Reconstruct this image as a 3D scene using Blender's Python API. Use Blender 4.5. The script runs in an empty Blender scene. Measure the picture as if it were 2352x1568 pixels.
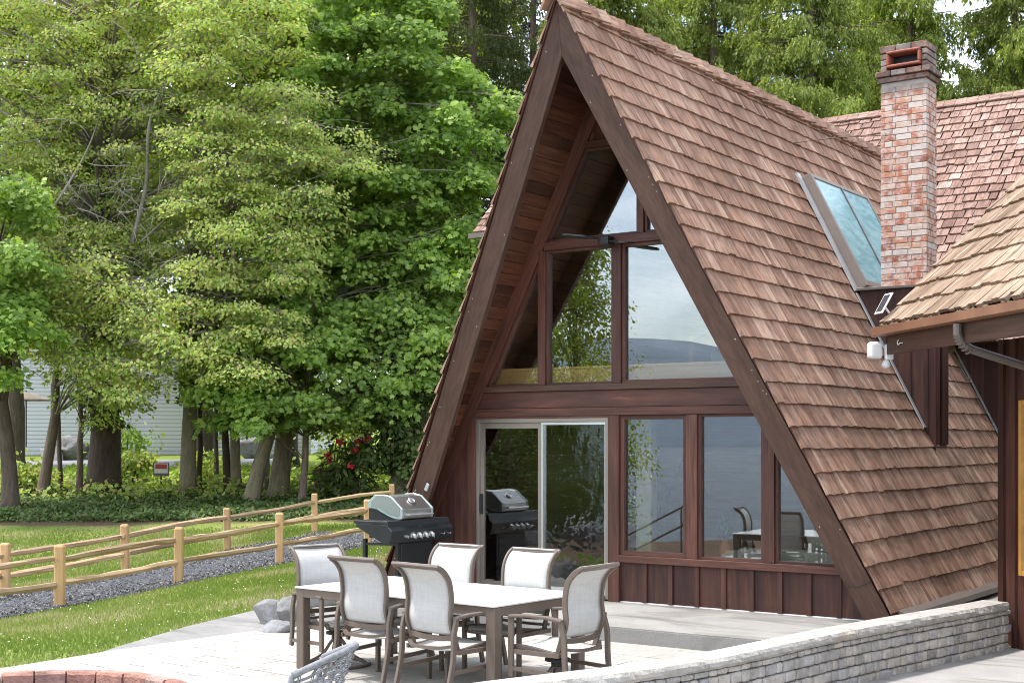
import bpy, math, random
import numpy as np
from mathutils import Vector, Matrix
random.seed(7); rng = np.random.default_rng(7)
PI = math.pi
SC = bpy.context.scene
COL = SC.collection

# ------------------------------------------------------------------ frame of reference
# world: X along the gable facade, Y along the ridge, Z up; z = 0 is the upper concrete slab
YAW = math.radians(35.06)
VD = Vector((-math.sin(YAW), math.cos(YAW), 0)); RD = Vector((math.cos(YAW), math.sin(YAW), 0))
EYE = Vector((10.061, -13.596, 1.85))
def G(lat, d, z=0.0):
    p = EYE + VD*d + RD*lat
    return Vector((p.x, p.y, z))
def latd(x, y):
    q = Vector((x, y, 0)) - Vector((EYE.x, EYE.y, 0))
    return q.dot(RD), q.dot(VD)
FP = 3141.0
def PL(px, d): return (px-1176.0)/FP*d          # lateral metres at distance d
def PZ(py, d): return 1.85-(py-1012.0)/FP*d      # height at distance d

# ------------------------------------------------------------------ tagging
def tag(o, label=None, cat=None, group=None, kind=None):
    if label: o['label'] = label
    if cat: o['category'] = cat
    if group: o['group'] = group
    if kind: o['kind'] = kind
    return o
def thing(name, label, cat, loc=(0, 0, 0), rz=0.0, group=None):
    o = bpy.data.objects.new(name, None); COL.objects.link(o)
    o.location = loc; o.rotation_euler = (0, 0, rz); o.empty_display_size = 0.2
    return tag(o, label, cat, group)
def copy_thing(root, loc, rz, label=None, scale=None):
    r = root.copy(); COL.objects.link(r); r.location = loc; r.rotation_euler = (0, 0, rz)
    if scale: r.scale = (scale,)*3 if not hasattr(scale, '__len__') else scale
    if label: r['label'] = label
    for ch in list(root.children):
        c = ch.copy(); COL.objects.link(c); c.parent = r; c.matrix_parent_inverse = ch.matrix_parent_inverse
        for g in list(ch.children):
            k = g.copy(); COL.objects.link(k); k.parent = c; k.matrix_parent_inverse = g.matrix_parent_inverse
    return r

# ------------------------------------------------------------------ mesh builder
class MB:
    def __init__(s): s.v = []; s.f = []; s.gc = []; s.rn = []; s.mi = []
    def add(s, vs, fs, gc=None, rnd=None, m=0):
        b = len(s.v); r = random.random() if rnd is None else rnd
        s.v += [tuple(v) for v in vs]
        o = r*37.0
        if gc is None: gc = [(v[0], v[1], v[2]) for v in vs]
        s.gc += [(g[0]+o, g[1]+o*.7, g[2]+o*.3) for g in gc]
        s.rn += [r]*len(vs)
        s.f += [tuple(b+i for i in f) for f in fs]; s.mi += [m]*len(fs)
    def obox(s, c, ax, ay, az, lx, ly, lz, rnd=None, m=0, taper=None):
        """oriented box, grain along ax"""
        c = Vector(c); ax = Vector(ax).normalized(); ay = Vector(ay).normalized(); az = Vector(az).normalized()
        vs = []; gc = []
        for i in (-.5, .5):
            for j in (-.5, .5):
                for k in (-.5, .5):
                    vs.append(c+ax*lx*i+ay*ly*j+az*lz*k); gc.append((lx*i, ly*j, lz*k))
        fs = [(0, 1, 3, 2), (4, 6, 7, 5), (0, 4, 5, 1), (2, 3, 7, 6), (0, 2, 6, 4), (1, 5, 7, 3)]
        s.add(vs, fs, gc, rnd, m)
    def bx(s, x0, x1, y0, y1, z0, z1, g='x', rnd=None, m=0):
        A = {'x': ((1, 0, 0), (0, 1, 0), (0, 0, 1)), 'y': ((0, 1, 0), (1, 0, 0), (0, 0, 1)), 'z': ((0, 0, 1), (1, 0, 0), (0, 1, 0))}[g]
        L = {'x': (x1-x0, y1-y0, z1-z0), 'y': (y1-y0, x1-x0, z1-z0), 'z': (z1-z0, x1-x0, y1-y0)}[g]
        s.obox(((x0+x1)/2, (y0+y1)/2, (z0+z1)/2), *A, *L, rnd=rnd, m=m)
    def prism(s, pts, ext, grain=None, rnd=None, m=0):
        """3-D polygon pts extruded by vector ext"""
        pts = [Vector(p) for p in pts]; ext = Vector(ext); n = len(pts)
        vs = pts+[p+ext for p in pts]
        fs = [tuple(range(n)), tuple(range(2*n-1, n-1, -1))]+[(i, i+n, (i+1) % n+n, (i+1) % n) for i in range(n)]
        gc = None
        if grain is not None:
            g = Vector(grain).normalized(); e = ext.normalized(); h = g.cross(e).normalized()
            gc = [(v.dot(g), v.dot(h), v.dot(e)) for v in vs]
        s.add(vs, fs, gc, rnd, m)
    def bar(s, p0, p1, w, t, up=(0, 0, 1), rnd=None, m=0):
        p0 = Vector(p0); p1 = Vector(p1); a = (p1-p0); L = a.length; a.normalize()
        y = Vector(up).cross(a)
        if y.length < 1e-4: y = Vector((1, 0, 0)).cross(a)
        y.normalize(); z = a.cross(y)
        s.obox((p0+p1)/2, a, y, z, L, w, t, rnd, m)
    def tube(s, pts, rad, n=8, cap=True, rnd=None, m=0):
        pts = [Vector(p) for p in pts]
        if not hasattr(rad, '__len__'): rad = [rad]*len(pts)
        vs = []; fs = []; gc = []; k = len(pts); L = 0
        t0 = (pts[1]-pts[0]).normalized()
        up = Vector((0, 0, 1)) if abs(t0.z) < .9 else Vector((1, 0, 0))
        x = up.cross(t0).normalized()
        for i, p in enumerate(pts):
            t = (pts[min(i+1, k-1)]-pts[max(i-1, 0)])
            if t.length < 1e-6: t = t0
            t.normalize()
            x = (x-t*x.dot(t))
            if x.length < 1e-5: x = t.orthogonal()
            x.normalize(); y = t.cross(x)
            if i: L += (p-pts[i-1]).length
            for j in range(n):
                a = 2*PI*j/n
                vs.append(p+(x*math.cos(a)+y*math.sin(a))*rad[i]); gc.append((L, rad[i]*math.cos(a), rad[i]*math.sin(a)))
        for i in range(k-1):
            for j in range(n):
                fs.append((i*n+j, i*n+(j+1) % n, (i+1)*n+(j+1) % n, (i+1)*n+j))
        if cap: fs += [tuple(range(n-1, -1, -1)), tuple((k-1)*n+j for j in range(n))]
        s.add(vs, fs, gc, rnd, m)
    def sweep(s, pts, w, t, side, rnd=None, m=0):
        """rectangular section swept along pts; side = constant sideways axis, w along side, t in-plane"""
        pts = [Vector(p) for p in pts]; sd = Vector(side).normalized(); k = len(pts)
        vs = []; gc = []; fs = []; L = 0
        for i, p in enumerate(pts):
            tg = (pts[min(i+1, k-1)]-pts[max(i-1, 0)]).normalized(); nn = sd.cross(tg).normalized()
            if i: L += (p-pts[i-1]).length
            for a, b in ((-.5, -.5), (.5, -.5), (.5, .5), (-.5, .5)):
                vs.append(p+sd*w*a+nn*t*b); gc.append((L, w*a, t*b))
        for i in range(k-1):
            for j in range(4): fs.append((i*4+j, i*4+(j+1) % 4, i*4+4+(j+1) % 4, i*4+4+j))
        fs += [(3, 2, 1, 0), tuple((k-1)*4+j for j in range(4))]
        s.add(vs, fs, gc, rnd, m)
    def lathe(s, prof, c=(0, 0, 0), axis=(0, 0, 1), n=16, rnd=None, m=0):
        c = Vector(c); a = Vector(axis).normalized(); x = a.orthogonal().normalized(); y = a.cross(x)
        vs = []; fs = []; k = len(prof)
        for r, h in prof:
            for j in range(n):
                t = 2*PI*j/n; vs.append(c+a*h+(x*math.cos(t)+y*math.sin(t))*max(r, 1e-4))
        for i in range(k-1):
            for j in range(n): fs.append((i*n+j, i*n+(j+1) % n, (i+1)*n+(j+1) % n, (i+1)*n+j))
        fs += [tuple(range(n-1, -1, -1)), tuple((k-1)*n+j for j in range(n))]
        s.add(vs, fs, None, rnd, m)
    def grid(s, rows, rnd=None, m=0, closed=False):
        """rows of points -> sheet"""
        n = len(rows[0]); vs = [p for r in rows for p in r]; fs = []
        for i in range(len(rows)-1):
            for j in range(n-1 if not closed else n):
                fs.append((i*n+j, i*n+(j+1) % n, (i+1)*n+(j+1) % n, (i+1)*n+j))
        s.add(vs, fs, None, rnd, m)
    def build(s, name, mats, parent=None, smooth=False, bevel=0.0, solid=0.0, seg=1, weld=False):
        me = bpy.data.meshes.new(name); me.from_pydata(s.v, [], s.f); me.update()
        a = me.attributes.new('gc', 'FLOAT_VECTOR', 'POINT'); a.data.foreach_set('vector', np.array(s.gc, dtype=np.float32).ravel())
        a = me.attributes.new('rnd', 'FLOAT', 'POINT'); a.data.foreach_set('value', np.array(s.rn, dtype=np.float32))
        if not isinstance(mats, (list, tuple)): mats = [mats]
        for m in mats: me.materials.append(m)
        me.polygons.foreach_set('material_index', s.mi)
        if smooth: me.polygons.foreach_set('use_smooth', [True]*len(me.polygons))
        import bmesh
        bm = bmesh.new(); bm.from_mesh(me)
        if weld: bmesh.ops.remove_doubles(bm, verts=bm.verts, dist=1e-5)
        bmesh.ops.recalc_face_normals(bm, faces=bm.faces); bm.to_mesh(me); bm.free()
        o = bpy.data.objects.new(name, me); COL.objects.link(o)
        if parent: o.parent = parent
        if solid: md = o.modifiers.new('s', 'SOLIDIFY'); md.thickness = solid; md.offset = 0
        if bevel: md = o.modifiers.new('b', 'BEVEL'); md.width = bevel; md.segments = seg; md.limit_method = 'ANGLE'
        return o
def rel(o, parent):
    """parent keeping world placement (all parents are unrotated or handled locally)"""
    o.parent = parent; o.matrix_parent_inverse = parent.matrix_basis.inverted()
    return o

# leaves in numpy ---------------------------------------------------------
def leaf_object(name, mat, parent, P, N, T, S, tmpl, fold=0.0, rnd=None):
    """P positions, N normals, T tip directions, S sizes; tmpl (k,2): across, along"""
    n = len(P); k = len(tmpl)
    N = N/np.linalg.norm(N, axis=1, keepdims=True)
    T = T-N*np.sum(T*N, 1, keepdims=True); T /= np.linalg.norm(T, axis=1, keepdims=True)+1e-9
    B = np.cross(N, T)
    tm = np.array(tmpl, dtype=np.float64)
    V = P[:, None, :]+S[:, None, None]*(B[:, None, :]*tm[None, :, 0:1]+T[:, None, :]*tm[None, :, 1:2]+N[:, None, :]*(-fold*np.abs(tm[None, :, 0:1])-.25*fold*tm[None, :, 1:2]**2))
    V = V.reshape(-1, 3).astype(np.float32)
    me = bpy.data.meshes.new(name)
    me.vertices.add(n*k); me.loops.add(n*k); me.polygons.add(n)
    me.vertices.foreach_set('co', V.ravel())
    me.loops.foreach_set('vertex_index', np.arange(n*k, dtype=np.int32))
    me.polygons.foreach_set('loop_start', np.arange(0, n*k, k, dtype=np.int32))
    me.polygons.foreach_set('loop_total', np.full(n, k, dtype=np.int32))
    me.update(calc_edges=True)
    r = rng.random(n) if rnd is None else rnd
    a = me.attributes.new('rnd', 'FLOAT', 'POINT'); a.data.foreach_set('value', np.repeat(r, k).astype(np.float32))
    me.materials.append(mat)
    o = bpy.data.objects.new(name, me); COL.objects.link(o)
    if parent: o.parent = parent
    return o
RHOMB = [(0, 0), (.32, .45), (0, 1), (-.32, .45)]
OVAL = [(0, 0), (.3, .25), (.3, .65), (0, 1), (-.3, .65), (-.3, .25)]
MAPLE = [(0, 0), (.22, .12), (.5, .1), (.36, .36), (.5, .62), (.22, .62), (0, 1), (-.22, .62), (-.5, .62), (-.36, .36), (-.5, .1), (-.22, .12)]
NEEDLE = [(0, 0), (.16, .3), (.12, .8), (0, 1), (-.12, .8), (-.16, .3)]

# ------------------------------------------------------------------ materials
class NT:
    def __init__(s, name):
        s.m = bpy.data.materials.new(name); s.m.use_nodes = True; s.t = s.m.node_tree; s.t.nodes.clear()
        s.out = s.t.nodes.new('ShaderNodeOutputMaterial')
    def n(s, typ, ins=None, **kw):
        nd = s.t.nodes.new(typ)
        for k, v in kw.items(): setattr(nd, k, v)
        for k, v in (ins or {}).items():
            if hasattr(v, 'outputs') or isinstance(v, bpy.types.NodeSocket):
                s.t.links.new(v.outputs[0] if hasattr(v, 'outputs') else v, nd.inputs[k])
            else: nd.inputs[k].default_value = v
        return nd
    def attr(s, name, out): return s.n('ShaderNodeAttribute', attribute_name=name).outputs[out]
    def obj(s): return s.n('ShaderNodeTexCoord').outputs['Object']
    def noise(s, vec, scale, detail=4, rough=.55, sc=None, dist=0.0):
        if sc: vec = s.n('ShaderNodeMapping', {'Vector': vec, 'Scale': sc}).outputs[0]
        return s.n('ShaderNodeTexNoise', {'Vector': vec, 'Scale': scale, 'Detail': detail, 'Roughness': rough, 'Distortion': dist}).outputs['Fac']
    def ramp(s, fac, stops):
        nd = s.n('ShaderNodeValToRGB', {'Fac': fac}); el = nd.color_ramp.elements
        while len(el) < len(stops): el.new(.5)
        for e, (p, c) in zip(el, stops): e.position = p; e.color = (*c, 1) if len(c) == 3 else c
        return nd.outputs['Color']
    def mix(s, fac, a, b, mode='MIX'):
        nd = s.n('ShaderNodeMix', data_type='RGBA', blend_type=mode)
        for i, v in ((0, fac), (6, a), (7, b)):
            if isinstance(v, bpy.types.NodeSocket): s.t.links.new(v, nd.inputs[i])
            else: nd.inputs[i].default_value = v if i == 0 else ((*v, 1) if len(v) == 3 else v)
        return nd.outputs[2]
    def math(s, op, a, b=0.0):
        nd = s.n('ShaderNodeMath', operation=op)
        for i, v in ((0, a), (1, b)):
            if isinstance(v, bpy.types.NodeSocket): s.t.links.new(v, nd.inputs[i])
            else: nd.inputs[i].default_value = v
        return nd.outputs[0]
    def rng(s, v, a, b, c, d):
        return s.n('ShaderNodeMapRange', {'Value': v, 'From Min': a, 'From Max': b, 'To Min': c, 'To Max': d}).outputs[0]
    def gray(s, v): return s.n('ShaderNodeCombineColor', {'Red': v, 'Green': v, 'Blue': v}).outputs[0]
    def bump(s, h, strength=.3, dist=.01):
        return s.n('ShaderNodeBump', {'Height': h, 'Strength': strength, 'Distance': dist}).outputs[0]
    def bsdf(s, col, rough=.6, metal=0.0, normal=None, spec=.5, **ex):
        ins = {'Base Color': col if not isinstance(col, tuple) else (*col, 1), 'Roughness': rough, 'Metallic': metal, 'Specular IOR Level': spec}
        if normal is not None: ins['Normal'] = normal
        ins.update(ex)
        b = s.n('ShaderNodeBsdfPrincipled', ins)
        s.t.links.new(b.outputs[0], s.out.inputs[0]); return s.m
def mat_plain(name, col, rough=.5, metal=0.0, var=.12, scale=6, bump=0.0, spec=.5):
    t = NT(name); o = t.obj()
    f = t.noise(o, scale, 5)
    c = t.mix(1.0, (*col,), t.gray(t.rng(f, .25, .75, 1-var, 1+var)), 'MULTIPLY')
    nm = t.bump(t.noise(o, scale*12, 3), bump, .004) if bump else None
    return t.bsdf(c, rough, metal, nm, spec)
def mat_wood(name, stops, rough=.6, grain=(1.6, 34, 34), var=(.72, 1.25), knots=True, bump=.35, weather=None, spec=.35):
    t = NT(name); g = t.attr('gc', 'Vector'); r = t.attr('rnd', 'Fac')
    f = t.noise(g, 1.0, 6, .62, sc=grain, dist=.6)
    f2 = t.noise(g, 1.0, 3, .5, sc=(.9, 5, 5), dist=1.2)
    fac = t.math('ADD', t.math('MULTIPLY', f, .62), t.math('MULTIPLY', f2, .38))
    c = t.ramp(fac, stops)
    c = t.mix(1.0, c, t.gray(t.rng(r, 0, 1, *var)), 'MULTIPLY')
    if weather:
        w = t.rng(t.noise(t.obj(), 1.7, 5, .6), .5, .68, 0, .75)
        c = t.mix(w, c, weather)
    return t.bsdf(c, rough, 0, t.bump(f, bump, .006), spec)
def mat_shake(name, cols, weather, wamt, tipdark=.55):
    t = NT(name); g = t.attr('gc', 'Vector'); r = t.attr('rnd', 'Fac')
    f = t.noise(g, 1.0, 5, .7, sc=(1.4, 30, 30), dist=.25)
    f3 = t.noise(g, 1.0, 3, .6, sc=(.8, 9, 9), dist=.8)
    f2 = t.noise(g, 1.0, 4, .6, sc=(3.0, 8, 8), dist=1.6)
    c = t.ramp(t.math('ADD', t.math('MULTIPLY', r, .72), t.math('MULTIPLY', f3, .35)), [(i/(len(cols)-1)*.8+.1, k) for i, k in enumerate(cols)])
    c = t.mix(1.0, c, t.gray(t.rng(f, .3, .7, .6, 1.38)), 'MULTIPLY')
    c = t.mix(t.rng(f2, .5, .66, 0, .6), c, tuple(x*.6 for x in cols[0]))
    w = t.rng(t.noise(t.obj(), .9, 6, .68, dist=.6), .46, .64, 0, wamt)
    c = t.mix(w, c, t.mix(1.0, c, (1.45, 1.5, 1.55), 'MULTIPLY'))
    return t.bsdf(c, .85, 0, t.bump(f, .55, .008), .12)
def mat_leaf(name, cols, transl=.35, gloss=.08):
    t = NT(name); r = t.attr('rnd', 'Fac')
    c = t.ramp(r, [(i/(len(cols)-1), k) for i, k in enumerate(cols)])
    w = t.noise(t.obj(), .35, 3)
    c = t.mix(1.0, c, t.gray(t.rng(w, .3, .7, .78, 1.22)), 'MULTIPLY')
    d = t.n('ShaderNodeBsdfDiffuse', {'Color': c})
    tr = t.n('ShaderNodeBsdfTranslucent', {'Color': t.mix(1.0, c, (1.25, 1.35, .6), 'MULTIPLY')})
    gl = t.n('ShaderNodeBsdfGlossy', {'Color': (.6, .7, .5, 1), 'Roughness': .55})
    m1 = t.n('ShaderNodeMixShader', {0: transl, 1: d, 2: tr}); m2 = t.n('ShaderNodeMixShader', {0: gloss, 1: m1, 2: gl})
    t.t.links.new(m2.outputs[0], t.out.inputs[0]); return t.m
def mat_glass(name, refl=.13, tint=(.92, .95, .93), wavy=0.0):
    t = NT(name)
    nm = None
    if wavy:
        f = t.noise(t.obj(), 1.0, 2, .5, sc=(9, 9, 7)); nm = t.bump(f, wavy, .02)
    fr = t.n('ShaderNodeFresnel', {'IOR': 1.5}).outputs[0]
    fac = t.math('MINIMUM', t.math('ADD', t.math('MULTIPLY', fr, 1.2), refl), 1.0)
    tr = t.n('ShaderNodeBsdfTransparent', {'Color': (*tint, 1)})
    gl = t.n('ShaderNodeBsdfGlossy', {'Color': (.95, .97, 1, 1), 'Roughness': .004})
    if nm is not None: t.t.links.new(nm, gl.inputs['Normal'])
    mx = t.n('ShaderNodeMixShader', {0: fac, 1: tr, 2: gl}); t.t.links.new(mx.outputs[0], t.out.inputs[0]); return t.m

M = {}
M['shake'] = mat_shake('cedar_shake', [(.155, .087, .06), (.238, .137, .094), (.306, .184, .128), (.224, .138, .101), (.38, .26, .186)], (.36, .27, .235), .8)
M['shake_wing'] = mat_shake('weathered_shake', [(.14, .085, .068), (.22, .135, .107), (.3, .195, .155), (.25, .158, .126), (.36, .26, .215)], (.4, .32, .29), .7)
M['shake_side'] = mat_shake('tan_shake', [(.165, .11, .075), (.235, .165, .115), (.31, .228, .165), (.265, .188, .132), (.36, .28, .212)], (.5, .41, .32), .7)
M['beam'] = mat_wood('dark_brown_stain', [(.25, (.036, .018, .012)), (.5, (.078, .041, .028)), (.75, (.128, .07, .05))], .55, var=(.85, 1.15))
M['red'] = mat_wood('red_brown_stain', [(.28, (.03, .014, .010)), (.5, (.09, .036, .025)), (.72, (.16, .066, .044))], .5, var=(.7, 1.25))
M['soffit'] = mat_wood('soffit_boards', [(.28, (.04, .016, .009)), (.5, (.1, .036, .019)), (.72, (.2, .075, .038))], .5, var=(.5, 1.45))
M['clad'] = mat_wood('cladding_stain', [(.3, (.022, .012, .010)), (.47, (.056, .024, .018)), (.6, (.088, .034, .023)), (.72, (.19, .07, .036))], .5, grain=(1.2, 14, 14), var=(.65, 1.35))
M['honey'] = mat_wood('honey_wood', [(.2, (.45, .24, .08)), (.5, (.62, .37, .14)), (.8, (.72, .46, .2))], .45)
M['inner'] = mat_wood('interior_boards', [(.2, (.17, .085, .04)), (.5, (.3, .16, .08)), (.8, (.4, .23, .12))], .5, var=(.75, 1.2))
M['creamw'] = mat_plain('cream_paint', (.62, .55, .42), .6)
M['fence'] = mat_wood('new_cedar', [(.15, (.4, .225, .105)), (.5, (.6, .385, .19)), (.8, (.72, .5, .28))], .7, var=(.8, 1.15))
M['fence_rail'] = mat_wood('split_cedar', [(.2, (.28, .17, .095)), (.5, (.52, .37, .22)), (.75, (.72, .55, .38))], .75, var=(.6, 1.2), bump=.7)
M['bark'] = mat_wood('bark', [(.25, (.05, .036, .026)), (.5, (.14, .105, .078)), (.75, (.24, .19, .15))], .9, grain=(3, 16, 16), bump=.9)
M['barkpale'] = mat_wood('pale_bark', [(.2, (.17, .145, .12)), (.5, (.29, .26, .22)), (.8, (.42, .39, .34))], .85, grain=(6, 20, 20))
M['barkdark'] = mat_wood('dark_bark', [(.25, (.035, .025, .018)), (.5, (.085, .062, .045)), (.75, (.15, .115, .085))], .9, grain=(3, 16, 16), bump=.9)
M['barkmoss'] = mat_wood('mossy_bark', [(.25, (.08, .065, .045)), (.5, (.19, .165, .11)), (.75, (.27, .27, .13))], .95, grain=(3, 12, 12), bump=.9)
M['alu'] = mat_plain('bronze_aluminium', (.3, .26, .22), .4, .6, .06)
M['silver'] = mat_plain('bright_aluminium', (.75, .77, .78), .3, .85, .05)
M['black'] = mat_plain('black_enamel', (.018, .02, .022), .38, 0, .2)
M['dark'] = mat_plain('dark_plastic', (.012, .012, .012), .5)
M['lidgrey'] = mat_plain('grey_enamel', (.2, .23, .21), .4, 0, .08)
M['lidrim'] = mat_plain('cast_rim', (.42, .5, .49), .35, .5, .08)
M['white'] = mat_plain('white_plastic', (.8, .8, .78), .4, 0, .04)
M['gutter'] = mat_plain('brown_gutter', (.21, .105, .062), .42, 0, .25, 3)
M['spout'] = mat_plain('grey_brown_spout', (.13, .105, .09), .4, 0, .15)
M['galv'] = mat_plain('galvanised_metal', (.45, .46, .46), .5, .35, .15)
M['tan'] = mat_plain('taupe_powder_coat', (.13, .1, .078), .45, 0, .08, 8)
M['glass'] = mat_glass('window_glass', .12)
M['glassup'] = mat_glass('upper_window_glass', .13)
M['glassdoor'] = mat_glass('door_glass', .08, (.8, .84, .8), .01)
M['glasswavy'] = mat_glass('wavy_door_glass', .08, (.8, .84, .8), .1)
M['curb'] = mat_plain('taupe_curb', (.22, .175, .15), .5, 0, .1)
M['terra'] = mat_plain('terracotta', (.5, .2, .1), .7)
M['flue'] = mat_plain('clay_flue', (.3, .1, .065), .8, 0, .25, 8, .3)
M['mortar'] = mat_plain('mortar', (.34, .31, .28), .9, 0, .2, 20, .4)
M['sofa'] = mat_plain('oat_linen', (.6, .56, .48), .9, 0, .06, 30, .2)
M['desk'] = mat_plain('dark_desk', (.07, .05, .04), .5)

def mk_fabric():
    t = NT('sling_mesh'); o = t.obj()
    a = t.n('ShaderNodeTexWave', {'Vector': o, 'Scale': 60.0, 'Distortion': 1.5, 'Detail': 2.0}, bands_direction='X').outputs['Fac']
    b = t.n('ShaderNodeTexWave', {'Vector': o, 'Scale': 60.0, 'Distortion': 1.5, 'Detail': 2.0}, bands_direction='Z').outputs['Fac']
    n = t.noise(o, 1.0, 4, .6, sc=(4, 60, 60)); n2 = t.noise(o, 1.0, 4, .6, sc=(60, 60, 4))
    f = t.math('MULTIPLY', t.math('ADD', n, n2), .5)
    c = t.ramp(f, [(.3, (.6, .595, .58)), (.7, (.75, .745, .725))])
    c = t.mix(.12, c, t.gray(t.math('MULTIPLY', a, b)), 'MULTIPLY')
    d = t.n('ShaderNodeBsdfDiffuse', {'Color': c}); tr = t.n('ShaderNodeBsdfTranslucent', {'Color': c})
    mx = t.n('ShaderNodeMixShader', {0: .3, 1: d, 2: tr}); t.t.links.new(mx.outputs[0], t.out.inputs[0]); return t.m
M['sling'] = mk_fabric()
def mk_brick():
    t = NT('old_brick'); r = t.attr('rnd', 'Fac'); o = t.obj()
    c = t.ramp(r, [(0, (.28, .11, .075)), (.2, (.4, .15, .09)), (.45, (.48, .2, .12)), (.65, (.5, .26, .16)), (.8, (.52, .4, .32)), (.92, (.6, .54, .48)), (1, (.3, .24, .21))])
    f = t.noise(o, 11, 6, .65); c = t.mix(t.rng(f, .42, .6, 0, .8), c, (.62, .54, .49))
    z = t.n('ShaderNodeSeparateXYZ', {'Vector': o}).outputs[2]
    soot = t.math('MULTIPLY', t.rng(z, 6.25, 6.5, 0, 1.0), t.rng(t.noise(o, 5, 4), .3, .7, .5, 1))
    c = t.mix(soot, c, (.07, .058, .055))
    return t.bsdf(c, .9, 0, t.bump(t.noise(o, 45, 4), .6, .006), .2)
M['brick'] = mk_brick()
def mk_block(name, cols, streak=True):
    t = NT(name); r = t.attr('rnd', 'Fac'); o = t.obj()
    c = t.ramp(r, [(i/(len(cols)-1), k) for i, k in enumerate(cols)])
    f = t.noise(o, 7, 6, .65); c = t.mix(1.0, c, t.gray(t.rng(f, .3, .7, .68, 1.3)), 'MULTIPLY')
    if streak:
        s = t.noise(o, 1.0, 5, .6, sc=(7, 7, .7)); c = t.mix(t.rng(s, .55, .7, 0, .6), c, (.6, .6, .6))
    b = t.math('ADD', t.noise(o, 14, 6, .7), t.math('MULTIPLY', t.noise(o, 60, 3), .3))
    return t.bsdf(c, .92, 0, t.bump(b, .9, .03), .2)
M['block'] = mk_block('tumbled_block', [(.34, .325, .3), (.44, .415, .38), (.52, .48, .42), (.4, .39, .395), (.5, .45, .38)])
M['redblock'] = mk_block('red_block', [(.36, .17, .13), (.42, .23, .18), (.32, .15, .12), (.4, .27, .23)], False)
M['boulder'] = mk_block('granite', [(.27, .27, .275), (.2, .195, .19)], False)
def mk_cap():
    t = NT('cap_stone'); o = t.obj(); f = t.noise(o, 5, 6, .65); f2 = t.noise(o, 1.3, 4)
    c = t.ramp(f, [(.3, (.3, .28, .25)), (.6, (.42, .4, .37))]); c = t.mix(t.rng(f2, .5, .7, 0, .5), c, (.45, .36, .26))
    return t.bsdf(c, .9, 0, t.bump(t.math('ADD', f, t.noise(o, 30, 4)), .7, .02), .2)
M['cap'] = mk_cap()
def mk_concrete(name, a, b, stain, speck=.0, sc=1.2):
    t = NT(name); o = t.obj(); f = t.noise(o, sc, 6, .62, dist=.5); f2 = t.noise(o, 60, 4, .7); f3 = t.noise(o, 1.0, 4, .6, sc=(.5, 2.2, 1), dist=1.0)
    c = t.ramp(f, [(.3, a), (.7, b)]); c = t.mix(t.rng(f3, .52, .68, 0, .8), c, stain)
    c = t.mix(1.0, c, t.gray(t.rng(f2, .25, .75, 1-speck, 1+speck)), 'MULTIPLY')
    return t.bsdf(c, .9, 0, t.bump(f2, .3, .004), .2)
M['slab'] = mk_concrete('slab_concrete', (.22, .212, .195), (.345, .333, .31), (.15, .138, .12), .15)
M['oldslab'] = mk_concrete('grey_concrete', (.2, .195, .185), (.29, .28, .265), (.15, .145, .14), .2)
M['pad'] = mk_concrete('pad_concrete', (.3, .292, .28), (.4, .392, .38), (.22, .195, .165), .08)
def mk_paver():
    t = NT('pale_pavers'); o = t.obj()
    mp = t.n('ShaderNodeMapping', {'Vector': o, 'Rotation': (0, 0, math.radians(4))}).outputs[0]
    wob = t.noise(o, 3, 3); 
    br = t.n('ShaderNodeTexBrick', {'Vector': mp, 'Color1': (.39, .37, .335, 1), 'Color2': (.35, .33, .295, 1), 'Mortar': (.3, .28, .25, 1), 'Scale': 1.0, 'Mortar Size': .009, 'Mortar Smooth': .3, 'Bias': -.3, 'Brick Width': .5, 'Row Height': .25})
    br.offset = .5; br.squash = 1.0
    f = t.noise(o, 1.1, 6, .6); f2 = t.noise(o, 70, 4, .7)
    keep = t.rng(t.noise(o, 2.3, 4, .6), .45, .64, .06, .85)     # sand fills many of the joints
    c = t.mix(t.math('MULTIPLY', br.outputs['Fac'], keep), t.mix(1.0, br.outputs['Color'], (1, 1, 1), 'MULTIPLY'), (.3, .28, .25))
    cc = t.mix(br.outputs['Fac'], br.outputs['Color'], (.37, .35, .315)); c = t.mix(t.math('MULTIPLY', br.outputs['Fac'], keep), cc, (.075, .068, .06))
    c = t.mix(1.0, c, t.gray(t.rng(f, .3, .7, .86, 1.12)), 'MULTIPLY'); c = t.mix(1.0, c, t.gray(t.rng(f2, .3, .7, .9, 1.1)), 'MULTIPLY')
    h = t.math('SUBTRACT', t.math('MULTIPLY', f2, .25), t.math('MULTIPLY', br.outputs['Fac'], .8))
    return t.bsdf(c, .9, 0, t.bump(h, .4, .008), .2)
M['paver'] = mk_paver()
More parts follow.
